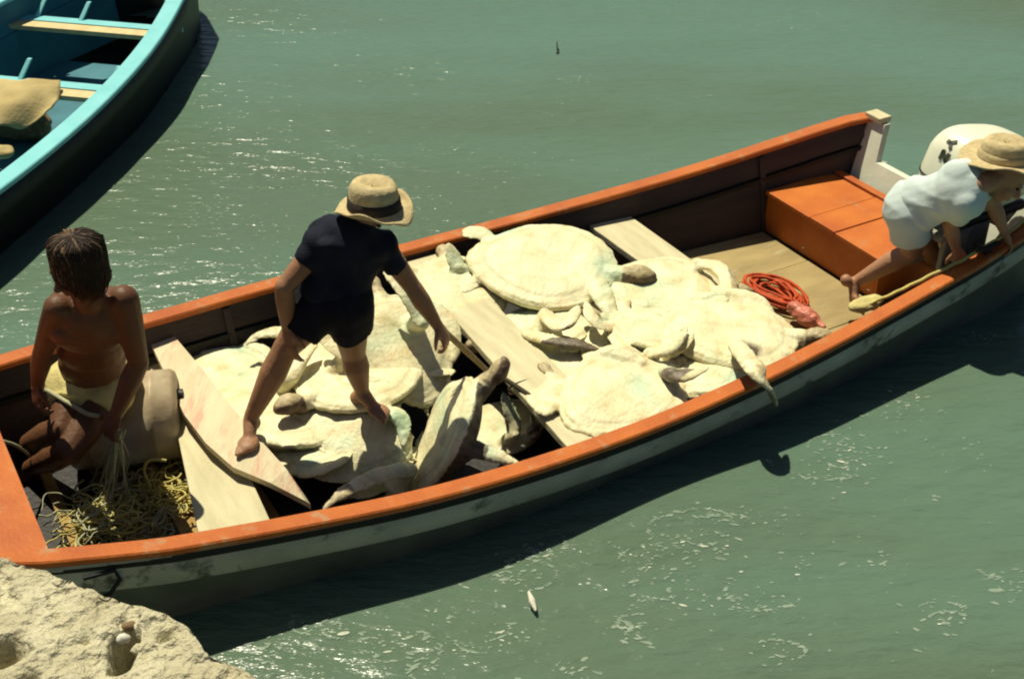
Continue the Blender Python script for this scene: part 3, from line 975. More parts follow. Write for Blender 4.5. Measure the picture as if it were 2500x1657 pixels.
FOLD = [(.33, .27, -.02), (.25, .40, .03), (.02, .44, .04), (-.20, .36, .02)]
OUT = [(.34, .26, -.03), (.40, .42, 0), (.40, .62, -.02), (.28, .80, -.06)]
FWD = [(.34, .24, -.03), (.50, .36, .0), (.66, .38, -.01), (.82, .28, -.05)]
BACKW = [(.33, .26, -.03), (.26, .43, 0), (.04, .54, -.01), (-.20, .56, -.04)]

TUCK = [(.30, .25, .0), (.22, .33, .02), (.06, .345, .035), (-.10, .32, .03)]
RT = [(-.34, .14, -.02), (-.41, .14, .0), (-.45, .09, .01)]
# aft heap
turtle(1325, 632, .55, 1560, 655, .70, 'largest pale turtle, topmost of the aft heap beside the far gunwale', roll=10, pitch=2,
       fl=[(1262, 590, .52), (1225, 597, .54), (1192, 612, .53), (1176, 640, .50)], fr=[(1432, 665, .50), (1462, 705, .51), (1482, 745, .49), (1500, 785, .47)],
       rl=[(-.36, .16, -.02), (-.48, .24, .0), (-.60, .22, .0)], width=.90, seed=1, tone=1.0, headup=.04)
turtle(1610, 697, .48, 1790, 700, .58, 'turtle lying half over the aft board with its brown head towards the stern floor', roll=5, pitch=3,
       fl=side(TUCK, 1), fr=[(1700, 645, .50), (1752, 650, .52), (1780, 700, .51), (1725, 758, .51), (1630, 808, .49)], width=.90, seed=2, headup=.06)
turtle(1125, 705, .46, 1080, 610, .56, 'turtle between the middle board and the largest turtle with one flipper raised', roll=4, pitch=-10,
       fl=side(FOLD, 1), fr=[(1118, 655, .50), (1106, 625, .55), (1092, 592, .60)], width=.84, seed=3, tone=.97, headup=-.06)
turtle(1345, 790, .43, 1225, 812, .54, 'turtle squeezed below the largest one with its brown head on the middle board', roll=0, pitch=4,
       fl=[(1290, 815, .45), (1340, 826, .49), (1410, 838, .49), (1480, 860, .46)], fr=[(1330, 765, .49), (1368, 795, .53), (1398, 772, .56), (1412, 748, .56)], width=.80, seed=4, headup=.07, headturn=.2, dark=1)
turtle(1545, 835, .45, 1620, 800, .52, 'turtle in the middle of the aft heap between two larger shells', roll=8, pitch=6,
       fl=[(1492, 800, .50), (1462, 790, .55), (1440, 765, .57), (1430, 735, .56)], fr=[(1585, 865, .51), (1625, 850, .55), (1655, 825, .57), (1676, 795, .57)], width=.84, seed=5, headup=.0)
turtle(1775, 800, .51, 1960, 800, .62, 'aftmost turtle with one pale flipper hanging over the near gunwale', roll=2, pitch=3,
       fl=side(FOLD, 1), fr=[(1800, 845, .55), (1838, 893, .61), (1868, 935, .57), (1894, 990, .42)], rr=side(RT, -1), width=.88, seed=6, headup=.03)
turtle(1515, 950, .50, 1655, 868, .57, 'broad pale turtle lying against the near gunwale aft of the middle board', roll=6, pitch=-3,
       fl=[(1565, 890, .51), (1535, 862, .54), (1490, 855, .54), (1440, 870, .51)], fr=side(TUCK, -1), rl=[(-.36, .16, -.02), (-.48, .24, .0), (-.58, .22, .0)], rr=side(RT, -1), width=.90, seed=7, headup=-.06)
turtle(1225, 1030, .20, 1130, 1100, .46, 'small turtle wedged low between the upright one and the middle board', roll=4, pitch=0,
       fl=[(1255, 1060, .26), (1250, 1020, .32), (1235, 980, .38), (1228, 955, .42)], fr=[(1300, 1060, .24), (1302, 1035, .30), (1296, 1010, .35)], width=.84, seed=21, tone=.85)
turtle(1680, 876, .46, 1610, 835, .56, 'turtle against the near gunwale between the broad one and the aftmost one', roll=-8, pitch=2,
       fl=[(1640, 915, .55), (1680, 912, .57), (1730, 893, .57)], fr=[(1650, 850, .52), (1668, 830, .54), (1690, 815, .54)], rl=side(RT, 1), rr=side(RT, -1), width=.84, seed=8, tone=1.02, headup=.0, dark=1)
turtle(1455, 745, .45, 1400, 700, .40, 'small pale turtle filling the gap under the head of the largest one', roll=-4, pitch=5,
       fl=side(FOLD, 1), fr=side(FWD, -1), width=.84, seed=31, headup=-.02)
turtle(1590, 795, .50, 1500, 780, .42, 'small turtle lying across the others at the centre of the aft heap', roll=5, pitch=-4,
       fl=side(BACKW, 1), fr=side(OUT, -1), width=.84, seed=32, headup=.05)
turtle(1400, 985, .44, 1330, 905, .42, 'small turtle at the near end of the middle board with its head over the board', roll=4, pitch=-4,
       fl=side(TUCK, 1), fr=side(OUT, -1), rl=side(RT, 1), rr=side(RT, -1), width=.84, seed=33, headup=.03)
turtle(1365, 870, .42, 1300, 905, .40, 'small turtle beside the middle board just behind the brown headed one', roll=0, pitch=6,
       fl=side(FOLD, 1), fr=side(FOLD, -1), width=.84, seed=34, headup=.03)
# forward heap
turtle(775, 1075, .34, 690, 1110, .42, 'small pale turtle nearest the pointed end of the stained plank', roll=3, pitch=4,
       fl=side(FOLD, 1), fr=side(BACKW, -1), width=.84, seed=35, headup=.04)
turtle(800, 860, .42, 770, 760, .44, 'small pale turtle between the legs of the standing man', roll=5, pitch=-10,
       fl=side(OUT, 1), fr=side(FOLD, -1), width=.84, seed=36, headup=.02)
turtle(560, 905, .34, 500, 860, .48, 'pale turtle half hidden behind the far end of the stained plank', roll=4, pitch=0,
       fl=side(FOLD, 1), fr=side(FOLD, -1), width=.84, seed=37)
turtle(665, 985, .38, 560, 900, .66, 'turtle beside the stained plank below the forward leg of the standing man', roll=6, pitch=4,
       fl=side(TUCK, 1), fr=[(700, 930, .46), (722, 885, .50), (750, 850, .53), (772, 838, .52)], rl=side(RT, 1), width=.88, seed=9, tone=.98)
turtle(885, 905, .45, 748, 975, .60, 'turtle the standing man steps on, dark head turned to the bow', roll=2, pitch=-4,
       fl=[(925, 1005, .42), (965, 1010, .43), (985, 1040, .40), (985, 1090, .36)], fr=[(845, 870, .52), (812, 840, .56), (785, 805, .60), (768, 782, .62)], width=.84, seed=10, headup=.06)
turtle(985, 850, .46, 965, 730, .56, 'tan turtle tipped on edge beside the middle board with a flipper up',
       fl=[(1030, 790, .60), (1012, 745, .66), (975, 700, .72), (936, 662, .76)], fr=side(FOLD, -1), width=.88, seed=12, tone=.97, headup=-.05, axes=((-.30, .60, .30), (.34, -.36, .86)))
turtle(865, 1062, .36, 720, 1020, .48, 'tilted turtle in front of the standing man, its shell edge over the dark gap',
       fl=side(FOLD, 1), fr=side(BACKW, -1), rr=side(RT, -1), width=.84, seed=13, tone=.96, axes=((-.9, .34, .12), (.0, -.42, .90)))
turtle(1078, 1068, .40, 1215, 920, .54, 'turtle propped upright on its edge against the near end of the middle board',
       fl=side(TUCK, 1), fr=[(1085, 1075, .46), (1120, 1085, .46), (1190, 1105, .44), (1268, 1132, .42)], width=.84, seed=14, tone=1.0, headup=-.10, axes=((.30, .22, .92), (-.86, -.06, .50)), dark=1)
turtle(965, 1170, .18, 840, 1230, .46, 'shaded turtle deep by the near gunwale reaching one lit flipper to the bow', roll=-20, pitch=8,
       fl=side(FOLD, 1), fr=[(1005, 1148, .32), (930, 1160, .37), (850, 1196, .37), (785, 1248, .35)], width=.80, seed=15)


# ------------------------------------------------------------------ people
def frame3(f, up):
    f = f.normalized(); s = f.cross(up).normalized(); u = s.cross(f).normalized()
    return f, s, u            # forward, right, up


def head_geo(mb, c, fwd, up, k=1.0):
    f, s, u = frame3(fwd, up)
    ax = (s, f, u)
    mb.ell(c + u * .028 * k - f * .008, ax, (.073 * k, .094 * k, .084 * k))
    mb.ell(c + f * .030 * k - u * .035 * k, ax, (.056 * k, .062 * k, .066 * k))
    mb.ell(c + f * .052 * k - u * .082 * k, ax, (.030 * k, .026 * k, .022 * k))         # chin
    mb.cap(c + f * .088 * k + u * .012 * k, .008 * k, c + f * .108 * k - u * .022 * k, .014 * k, 10)   # nose
    for q in (1, -1):
        mb.ell(c + s * q * .011 * k + f * .098 * k - u * .027 * k, ax, (.008, .010, .008), 8, 6)
        mb.ell(c + s * q * .076 * k - f * .006 - u * .006 * k, ax, (.010 * k, .019 * k, .030 * k), 12, 8)     # ears
        mb.ell(c + s * q * .032 * k + f * .082 * k + u * .030 * k, ax, (.024 * k, .012 * k, .007 * k), 10, 6)  # brow
        mb.ell(c + s * q * .042 * k + f * .058 * k - u * .020 * k, ax, (.022 * k, .022 * k, .024 * k), 10, 6)  # cheek
    mb.ell(c + f * .086 * k - u * .050 * k, ax, (.024 * k, .011 * k, .006 * k), 10, 6)
    mb.ell(c + f * .084 * k - u * .061 * k, ax, (.021 * k, .011 * k, .007 * k), 10, 6)
    return f, s, u


def eyes(c, f, s, u, parent, k=1.0):
    for q in (1, -1):
        mb = MB(); mb.ell(c + s * q * .031 * k + f * .081 * k + u * .012 * k, (s, f, u), (.013, .009, .007), 10, 8)
        mb.build('eye', M['eye'], parent, True)


def hand_geo(mb, w, d, n, curl=.5, k=1.0, left=False):
    """wrist point, pointing direction, back-of-hand normal, curl per joint in radians"""
    d = d.normalized(); n = (n - d * n.dot(d)).normalized(); s = d.cross(n).normalized() * (-1 if left else 1)
    mb.ell(w + d * .048 * k, (s, d, n), (.041 * k, .054 * k, .017 * k))
    mb.cap(w - d * .02, .024 * k, w + d * .02 * k, .025 * k, 12)
    for i, (off, ln) in enumerate(((.034, .066), (.0115, .074), (-.0115, .070), (-.034, .056))):
        p = w + d * .082 * k + s * off * k; dd = d + s * off * 1.6; dd.normalize(); a = 0
        rad = .0092 * k
        for j, fr in enumerate((.45, .32, .25)):
            a += curl * (.6 if j == 0 else 1)
            e = (dd * math.cos(a) - n * math.sin(a)).normalized()
            q = p + e * ln * fr * k
            mb.cap(p, rad, q, rad * .92, 8); p = q; rad *= .92
    p = w + d * .028 * k + s * .030 * k
    e1 = (d * .55 + s * .8 - n * .25).normalized(); q = p + e1 * .040 * k; mb.cap(p, .0135 * k, q, .011 * k, 8)
    e2 = (d * .85 + s * .25 - n * .45).normalized(); r_ = q + e2 * .030 * k; mb.cap(q, .011 * k, r_, .009 * k, 8)


def foot_geo(mb, ank, toe_dir, k=1.0, sole=Vector((0, 0, -1))):
    f = (toe_dir - sole * toe_dir.dot(sole)).normalized(); s = f.cross(-sole).normalized()
    base = ank + sole * .048 * k
    mb.ell(base - f * .032 * k, (s, f, -sole), (.032 * k, .036 * k, .032 * k))
    mb.cap(ank + sole * .01, .034 * k, base + f * .06 * k, .026 * k, 12)
    mb.ell(base + f * .095 * k + sole * .008, (s, f, -sole), (.045 * k, .055 * k, .020 * k))
    for i, off in enumerate((.034, .014, -.003, -.019, -.033)):
        r_ = (.0135, .0100, .0095, .009, .008)[i] * k
        p = base + f * (.128 - abs(i) * .006) * k + s * off * k + sole * .012
        mb.cap(p, r_, p + f * (.034 - i * .003) * k + sole * .002, r_ * .9, 8)


def limb(mb, a, b, ra, rm, rb, bulge=.35):
    """tapered limb with a muscle belly"""
    mb.cap(a, ra, a.lerp(b, bulge), rm, 14)
    mb.cap(a.lerp(b, bulge), rm, b, rb, 14)


def torso_geo(mb, pel, neck, shL, shR, fwd, k=1.0, grow=0.0, low=True):
    up = (neck - pel).normalized(); s = (shR - shL).normalized(); f = s.cross(up) * 1.0
    if f.dot(fwd) < 0: f = -f
    f.normalize(); s = up.cross(f).normalized()
    if s.dot(shR - shL) < 0: s = -s
    mid = pel.lerp(neck, .42); ch = pel.lerp(neck, .70)
    ax = (s, f, up)
    g = grow
    if low: mb.ell(pel + up * .01, ax, (.145 * k + g, .105 * k + g, .10 * k + g))
    mb.ell(pel.lerp(neck, .22), ax, (.128 * k + g, .092 * k + g, .12 * k))
    mb.ell(mid, ax, (.130 * k + g, .093 * k + g, .14 * k))
    mb.ell(ch, ax, (.158 * k + g, .110 * k + g, .155 * k))
    for q, sh in ((-1, shL), (1, shR)):
        mb.cap(ch.lerp(neck, .35) + s * q * .06, .075 * k + g, sh, .052 * k + g, 14)
        mb.ell(ch + s * q * .072 * k + f * .060 * k + up * .02, ax, (.070 * k + g, .045 * k + g, .058 * k), 14, 10)     # pectorals
        mb.ell(ch + s * q * .080 * k - f * .062 * k + up * .03, ax, (.066 * k + g, .040 * k + g, .085 * k), 14, 10)     # shoulder blades
    return s, f, up


def hat(c, up, fwd, brim, crown_r, crown_h, name_parent, tilt_up=.05, bandm=None):
    """straw hat: dented crown, curling uneven brim, band"""
    f, s, u = frame3(fwd, up)
    ns = 48
    prof = [(0.0, crown_h * .93), (.30, crown_h * .95), (.62, crown_h * 1.0), (.84, crown_h * .93), (.95, crown_h * .76), (1.0, crown_h * .4), (1.05, .010), (1.12, .0)]
    def pt(r_, z, a):
        x = math.cos(a) * r_; y = math.sin(a) * r_ * 1.12
        return c + s * x + f * y + u * z
    vs = []; fs = []
    rings = []
    for rr_, z in prof:
        rings.append([(rr_ * crown_r, z - (crown_h * .22 * math.exp(-((math.cos(2 * math.pi * k / ns) * rr_) ** 2) / .08) * (1 if rr_ < .7 else 0)), 2 * math.pi * k / ns) for k in range(ns)])
    nb = 9
    for i in range(1, nb + 1):
        t = i / nb
        rr_ = crown_r * 1.12 + (brim - crown_r * 1.12) * t
        rg = []
        for k in range(ns):
            a = 2 * math.pi * k / ns
            z = -.018 * t + tilt_up * (t ** 2) * (abs(math.cos(a)) ** 1.5) + .010 * t * math.sin(3 * a + 1) + .006 * t * math.sin(7 * a)
            rg.append((rr_ * (1 + .025 * math.sin(5 * a)), z, a))
        rings.append(rg)
    for rg in rings:
        for r_, z, a in rg: vs.append(pt(r_, z, a))
    for i in range(len(rings) - 1):
        for k in range(ns):
            k2 = (k + 1) % ns
            fs.append((i * ns + k, i * ns + k2, (i + 1) * ns + k2, (i + 1) * ns + k))
    root = empty('straw_hat', c)
    me = mesh_of([v - c for v in vs], fs)
    o = link('hat_body', me, M['straw'], root)
    sm = o.modifiers.new('t', 'SOLIDIFY'); sm.thickness = .005
    # band
    vs = []; fs = []
    for i, (rr_, z) in enumerate(((1.16, .008), (1.13, crown_h * .22), (1.11, crown_h * .42), (1.0, crown_h * .45))):
        for k in range(ns): vs.append(pt(crown_r * rr_, z, 2 * math.pi * k / ns) - c)
    for i in range(3):
        for k in range(ns):
            k2 = (k + 1) % ns
            fs.append((i * ns + k, i * ns + k2, (i + 1) * ns + k2, (i + 1) * ns + k))
    link('hat_band', mesh_of(vs, fs), bandm or M['strawdark'], root)
    # rim binding
    mb = MB(); mb.tube([v - c for v in [pt(*q) for q in rings[-1]]] + [pt(*rings[-1][0]) - c], .0045, 6, cap=False)
    mb.build('brim_binding', M['straw'], root, True)
    return root


def cloth_wrinkle(me, amp=.006, sc=9, seed=0, d=Vector((1, .4, .3))):
    dn = d.normalized()
    def fn(c, n):
        t = c.dot(dn)
        q = c * sc * .55 + dn * t * sc * 1.6 + Vector((seed, seed * .7, 0))
        v = 1 - abs(noise.noise(q)) * 2.6
        return amp * (v - .45) + amp * .5 * noise.noise(c * sc * 3)
    displace(me, fn)


def standing_man():
    J = dict(ankL=W(612, 1020, .51), kneeL=W(697, 850, .80), hipL=W(778, 748, .965), hipR=W(850, 752, .95), kneeR=W(862, 862, .70), ankR=W(884, 955, .52),
             pel=W(812, 725, .99), neck=W(862, 560, 1.25), head=W(890, 508, 1.32), shL=W(784, 594, 1.22), shR=W(936, 602, 1.16),
             elL=W(694, 700, 1.09), haL=W(702, 800, .90), elR=W(1010, 705, .98), haR=W(1065, 790, .83))
    root = empty('person', (J['ankR'].x, J['ankR'].y, .35))
    tag(root, 'standing man in straw hat, navy shirt and dark shorts stooping over the turtles', 'person')
    fwd = (W(1150, 800, .9) - J['pel']); fwd.z = 0; fwd.normalize()
    mb = MB()
    torso_geo(mb, J['pel'], J['neck'], J['shL'], J['shR'], fwd, .76)
    mb.cap(J['neck'] - Vector((0, 0, .02)), .052, J['head'], .05)
    f, s, u = head_geo(mb, J['head'], (fwd * .75 + Vector((0, -.1, -.75))), Vector((0, 0, 1)), .70)
    limb(mb, J['hipL'], J['kneeL'], .080, .075, .050); limb(mb, J['kneeL'], J['ankL'], .048, .054, .029)
    limb(mb, J['hipR'], J['kneeR'], .080, .075, .050); limb(mb, J['kneeR'], J['ankR'], .048, .054, .029)
    limb(mb, J['shL'], J['elL'], .047, .044, .034); limb(mb, J['elL'], J['haL'], .036, .038, .024)
    limb(mb, J['shR'], J['elR'], .047, .044, .034); limb(mb, J['elR'], J['haR'], .036, .038, .024)
    hand_geo(mb, J['haL'], Vector((0.1, -.3, -.9)), Vector((-.6, -.4, .3)), .35, .95, left=True)
    hand_geo(mb, J['haR'], J['haR'] - J['elR'], Vector((.6, -.2, .6)), .75, .95)
    foot_geo(mb, J['ankL'], Vector((.0, -1, 0)), .95)
    foot_geo(mb, J['ankR'], Vector((.75, -.65, 0)), .95)
    mb.remesh('body', .0065, 4, M['skinS'], root).parent = None
    body = COL.objects[-1]
    body.parent = root; body.matrix_parent_inverse = Matrix.Translation(root.location).inverted()
    eyes(J['head'], f, s, u, root)
    for o in root.children:
        if o.name.startswith('eye'): o.matrix_parent_inverse = Matrix.Translation(root.location).inverted()
    # shirt
    mb = MB()
    torso_geo(mb, J['pel'].lerp(J['neck'], .10), J['neck'], J['shL'], J['shR'], fwd, .84, .024)
    for a, b in (('shL', 'elL'), ('shR', 'elR')):
        e = J[a].lerp(J[b], .5); mb.cap(J[a], .054, e, .052, 16, flat=True)
    me = mb.remesh('shirt', .009, 3); cloth_wrinkle(me, .010, 6, 2)
    sh = link('shirt', me, M['navy'], root); sh.matrix_parent_inverse = Matrix.Translation(root.location).inverted()
    # shorts
    mb = MB()
    axes = (Vector((1, 0, 0)), Vector((0, 1, 0)), Vector((0, 0, 1)))
    mb.ell(J['pel'] - Vector((0, 0, .01)), axes, (.155, .125, .115))
    mb.cap(J['hipL'], .098, J['hipL'].lerp(J['kneeL'], .55), .090, 18, flat=True)
    mb.cap(J['hipR'], .098, J['hipR'].lerp(J['kneeR'], .50), .090, 18, flat=True)
    me = mb.remesh('shorts', .009, 3); cloth_wrinkle(me, .008, 5, 5)
    st = link('shorts', me, M['darkshort'], root); st.matrix_parent_inverse = Matrix.Translation(root.location).inverted()
    hc = J['head'] + u * .045 - f * .005
    hup = Vector((-.12, -.10, 1)).normalized()
    hat(W(914, 508, 1.355), Vector((.06, -.03, .99)).normalized(), Vector((.9, -.45, 0)), .128, .080, .105, None, .04)
    h = [o for o in COL.objects if o.name.startswith('straw_hat')][-1]
    tag(h, 'pale straw hat with dark band worn by the standing man', 'hat')
    return J


def seated_man():
    J = dict(head=W(190, 656, 1.29), neck=W(216, 716, 1.17), shL=W(142, 752, 1.11), shR=W(302, 732, 1.11), pel=W(228, 925, .60), hipL=W(195, 945, .57), hipR=W(272, 950, .56),
             elL=W(104, 860, .88), haL=W(92, 935, .72), elR=W(338, 885, .84), haR=W(285, 1005, .66), kneeL=W(150, 1048, .50), ankL=W(48, 1092, .25), kneeR=W(168, 1100, .45), ankR=W(70, 1142, .22))
    root = empty('person', (J['pel'].x, J['pel'].y, .15))
    tag(root, 'bare-chested dark haired man seated on the tan drum pulling in a rope', 'person')
    inv = Matrix.Translation(root.location).inverted()
    fwd = Vector((-.55, -.75, 0)).normalized()
    mb = MB()
    s, f, u = torso_geo(mb, J['pel'], J['neck'], J['shL'], J['shR'], fwd, 1.0)
    mb.cap(J['neck'] - Vector((0, 0, .02)), .058, J['head'] - Vector((0, 0, .05)), .052)
    hf, hs, hu = head_geo(mb, J['head'], Vector((-.66, -.62, -.30)), Vector((0, 0, 1)), .92)
    limb(mb, J['hipL'], J['kneeL'], .085, .080, .056); limb(mb, J['kneeL'], J['ankL'], .052, .058, .032)
    limb(mb, J['hipR'], J['kneeR'], .085, .080, .056); limb(mb, J['kneeR'], J['ankR'], .052, .058, .032)
    limb(mb, J['shL'], J['elL'], .052, .048, .036); limb(mb, J['elL'], J['haL'], .037, .039, .025)
    limb(mb, J['shR'], J['elR'], .056, .052, .038); limb(mb, J['elR'], J['haR'], .039, .042, .026)
    hand_geo(mb, J['haL'], Vector((-.1, -.25, -.8)), Vector((-.7, -.5, .2)), .8, 1.0, left=True)
    hand_geo(mb, J['haR'], J['haR'] - J['elR'], Vector((-.2, -.5, .6)), .75, 1.0)
    foot_geo(mb, J['ankL'], Vector((-.8, -.2, 0)), 1.0)
    foot_geo(mb, J['ankR'], Vector((-.75, -.5, 0)), 1.0)
    b = mb.remesh('body', .0065, 4, M['skinT'], root); b.matrix_parent_inverse = inv
    eyes(J['head'], hf, hs, hu, root, .92)
    for o in root.children:
        if o.name.startswith('eye'): o.matrix_parent_inverse = inv
    # pale yellow trunks, seen as a curved band at the hips
    mb = MB(); ax = (s, f, u)
    mb.ell(J['pel'] - u * .01 + f * .01, ax, (.182, .148, .10))
    mb.cap(J['hipL'], .100, J['hipL'].lerp(J['kneeL'], .5), .094, 18, flat=True)
    mb.cap(J['hipR'], .100, J['hipR'].lerp(J['kneeR'], .35), .094, 18, flat=True)
    me = mb.remesh('trunks', .009, 3); cloth_wrinkle(me, .006, 10, 1)
    t = link('trunks', me, M['yellowcloth'], root); t.matrix_parent_inverse = inv
    # shaggy shoulder-length hair in locks
    rnd = random.Random(5)
    c = J['head'] + hu * .03
    base = MB(); base.ell(c + hu * .012 - hf * .022, (hs, hf, hu), (.078, .086, .080))
    base.ell(c - hf * .054 - hu * .05, (hs, hf, hu), (.070, .045, .10))
    me = base.remesh('hair', .008, 2); displace(me, lambda p, n: .008 * noise.noise(p * 45) + .004 * noise.noise(p * 110))
    hb_ = link('hair', me, M['hair'], root); hb_.matrix_parent_inverse = inv
    dk, lt = MB(), MB()
    for i in range(3000):
        th = rnd.uniform(0, 2 * math.pi); ph = rnd.uniform(.0, 1.0) ** .8
        d0 = (hs * math.cos(th) * math.sin(ph * 1.3) + hf * math.sin(th) * math.sin(ph * 1.3) + hu * math.cos(ph * 1.3)).normalized()
        p = c + hs * d0.dot(hs) * .078 + hf * (d0.dot(hf) * .086 - .018) + hu * (d0.dot(hu) * .084 + .010)
        front = d0.dot(hf) > .35
        ln = rnd.uniform(.03, .06) if front else rnd.uniform(.12, .21)
        if d0.dot(Vector((.8, .3, 0))) > .25: ln *= 1.25
        pts = [p]; g = Vector((rnd.gauss(0, .12), rnd.gauss(0, .12), -1)).normalized()
        cc = c - hf * .02
        v = Vector((rnd.gauss(0, .5), rnd.gauss(0, .5), 0))
        for q in range(7):
            rad = (pts[-1] - cc); rd = rad.normalized()
            v = (v * .6 + (g - rd * g.dot(rd) * .96) * .6).normalized()
            nx = pts[-1] + v * ln / 7
            r2 = nx - cc
            if r2.length < .088 and nx.z > cc.z - .06: nx = cc + r2.normalized() * (.088 + .005 * rnd.random())
            hd_ = Vector((nx.x - cc.x, nx.y - cc.y)); lim = .088 + .010 * rnd.random()
            if hd_.length > lim: hd_ = hd_ * (lim / hd_.length); nx = Vector((cc.x + hd_.x, cc.y + hd_.y, nx.z))
            pts.append(nx)
        mbx = lt if (d0.dot(Vector((-.45, .10, .85))) > .86 and rnd.random() < .6) else dk  # crown locks facing the sun take the painted highlight colour
        mbx.tube(pts, [.0014, .002, .0022, .0021, .002, .0017, .0012, .0005], 4)
    a = dk.build('hair_locks', M['hair'], root, True); a.matrix_parent_inverse = inv; a['kind'] = 'stuff'
    a = lt.build('highlight_locks', M['hairlite'], root, True); a.matrix_parent_inverse = inv; a['kind'] = 'stuff'
    return J


def stern_man():
    J = dict(pel=W(2222, 505, .80), neck=W(2388, 452, 1.00), head=W(2450, 432, 1.01), shL=W(2355, 432, 1.00), shR=W(2366, 495, .91), hipL=W(2205, 512, .76), hipR=W(2222, 550, .72),
             elR=W(2318, 545, .76), haR=W(2335, 608, .62), elL=W(2425, 500, .82), haL=W(2450, 560, .70), kneeR=W(2226, 612, .57), ankR=W(2090, 688, .35), kneeL=W(2265, 600, .50), ankL=W(2290, 650, .22))
    root = empty('person', (J['ankR'].x, J['ankR'].y, .15))
    tag(root, 'man in white shirt, white shorts and straw hat bent over at the stern', 'person')
    inv = Matrix.Translation(root.location).inverted()
    fwd = (J['neck'] - J['pel']).cross(J['shR'] - J['shL']); 
    if fwd.z > 0: fwd = -fwd
    mb = MB()
    s, f, u = torso_geo(mb, J['pel'], J['neck'], J['shL'], J['shR'], fwd, .78)
    mb.cap(J['neck'], .050, J['head'], .05)
    hf, hs, hu = head_geo(mb, J['head'], Vector((.7, -.45, -.55)), Vector((.3, 0, 1)), .98)
    limb(mb, J['hipL'], J['kneeL'], .078, .072, .050); limb(mb, J['kneeL'], J['ankL'], .046, .052, .029)
    limb(mb, J['hipR'], J['kneeR'], .078, .070, .050); limb(mb, J['kneeR'], J['ankR'], .046, .050, .029)
    limb(mb, J['shL'], J['elL'], .045, .042, .033); limb(mb, J['elL'], J['haL'], .034, .036, .023)
    limb(mb, J['shR'], J['elR'], .045, .042, .033); limb(mb, J['elR'], J['haR'], .034, .036, .023)
    hand_geo(mb, J['haR'], Vector((.35, -.2, -.8)), Vector((-.3, -.8, .2)), .5, .92)
    hand_geo(mb, J['haL'], Vector((.3, -.3, -.8)), Vector((.6, .3, .4)), .6, .92, left=True)
    foot_geo(mb, J['ankR'], Vector((-.1, -.7, -.9)), .9, (Vector((-.85, -.45, -.25))).normalized())
    foot_geo(mb, J['ankL'], Vector((.8, -.4, 0)), .9)
    b = mb.remesh('body', .0065, 4, M['skinR'], root); b.matrix_parent_inverse = inv
    eyes(J['head'], hf, hs, hu, root, .98)
    for o in root.children:
        if o.name.startswith('eye'): o.matrix_parent_inverse = inv
    mb = MB()
    torso_geo(mb, J['pel'].lerp(J['neck'], .12), J['neck'], J['shL'], J['shR'], fwd, .80, .016)
    mb.cap(J['shL'], .062, J['shL'].lerp(J['elL'], .6), .062, 16, flat=True)
    mb.cap(J['shR'], .058, J['shR'].lerp(J['elR'], .70), .056, 16, flat=True)
    me = mb.remesh('shirt', .008, 3); cloth_wrinkle(me, .0045, 5.5, 8, Vector((.2, .1, .9)))
    o = link('shirt', me, M['whitecloth'], root); o.matrix_parent_inverse = inv
    mb = MB(); mb.ell(J['pel'] - Vector((0, 0, .02)), (s, f, u), (.145, .118, .112))
    mb.cap(J['hipL'], .095, J['hipL'].lerp(J['kneeL'], .5), .092, 18, flat=True)
    mb.cap(J['hipR'], .095, J['hipR'].lerp(J['kneeR'], .48), .092, 18, flat=True)
    me = mb.remesh('shorts', .008, 3); cloth_wrinkle(me, .004, 5.5, 4, Vector((.2, .1, .9)))
    o = link('shorts', me, M['whitecloth'], root); o.matrix_parent_inverse = inv
    hat(W(2450, 385, 1.09), Vector((.16, -.08, .97)).normalized(), Vector((.9, -.4, 0)), .168, .088, .085, None, .03, M['straw'])
    h = [o for o in COL.objects if o.name.startswith('straw_hat')][-1]
    tag(h, 'wide straw hat worn by the man bending at the stern', 'hat')
    return J


JS = standing_man()
JT = seated_man()
JR = stern_man()


# ------------------------------------------------------------------ drum, ropes, nets
def build_drum():
    a = W(215, 1030, .36); b = W(392, 1010, .36)
    ax = (b - a); ax.z = 0
    mid = (a + b) / 2; ln = ax.length + .16; ax.normalize()
    n = 24; prof = []
    r0 = .185
    for t, k in ((-.5, .02), (-.5, .80), (-.485, .93), (-.45, 1), (-.30, 1.01), (-.285, 1.045), (-.27, 1.01), (0, 1.02), (.0, 1.02), (.27, 1.01), (.285, 1.045), (.30, 1.01), (.45, 1), (.485, .93), (.5, .80), (.5, .02)):
        prof.append((t * ln, k * r0))
    root = empty('drum', (mid.x, mid.y, FLOOR))
    vs = []; fs = []
    s = ax.cross(Vector((0, 0, 1))).normalized(); u = Vector((0, 0, 1))
    for t, r_ in prof:
        for k in range(32):
            an = 2 * math.pi * k / 32
            vs.append(Vector((0, 0, r0 + .005)) + ax * t + s * math.cos(an) * r_ + u * math.sin(an) * r_)
    for i in range(len(prof) - 1):
        for k in range(32):
            k2 = (k + 1) % 32
            fs.append((i * 32 + k, i * 32 + k2, (i + 1) * 32 + k2, (i + 1) * 32 + k))
    fs.append(tuple(range(31, -1, -1))); fs.append(tuple(range((len(prof) - 1) * 32, len(prof) * 32)))
    me = mesh_of(vs, fs)
    bm = bmesh.new(); bm.from_mesh(me); bmesh.ops.recalc_face_normals(bm, faces=bm.faces); bm.to_mesh(me); bm.free()
    link('drum_body', me, M['drum'], root)
    mb = MB(); e = Vector((0, 0, r0 + .09)) + ax * (ln / 2); mb.tube([e - ax * .004, e + ax * .022], .028, 14); mb.build('bung', M['black'], root)
    tag(root, 'tan plastic drum lying on its side under the seated man', 'drum')


build_drum()


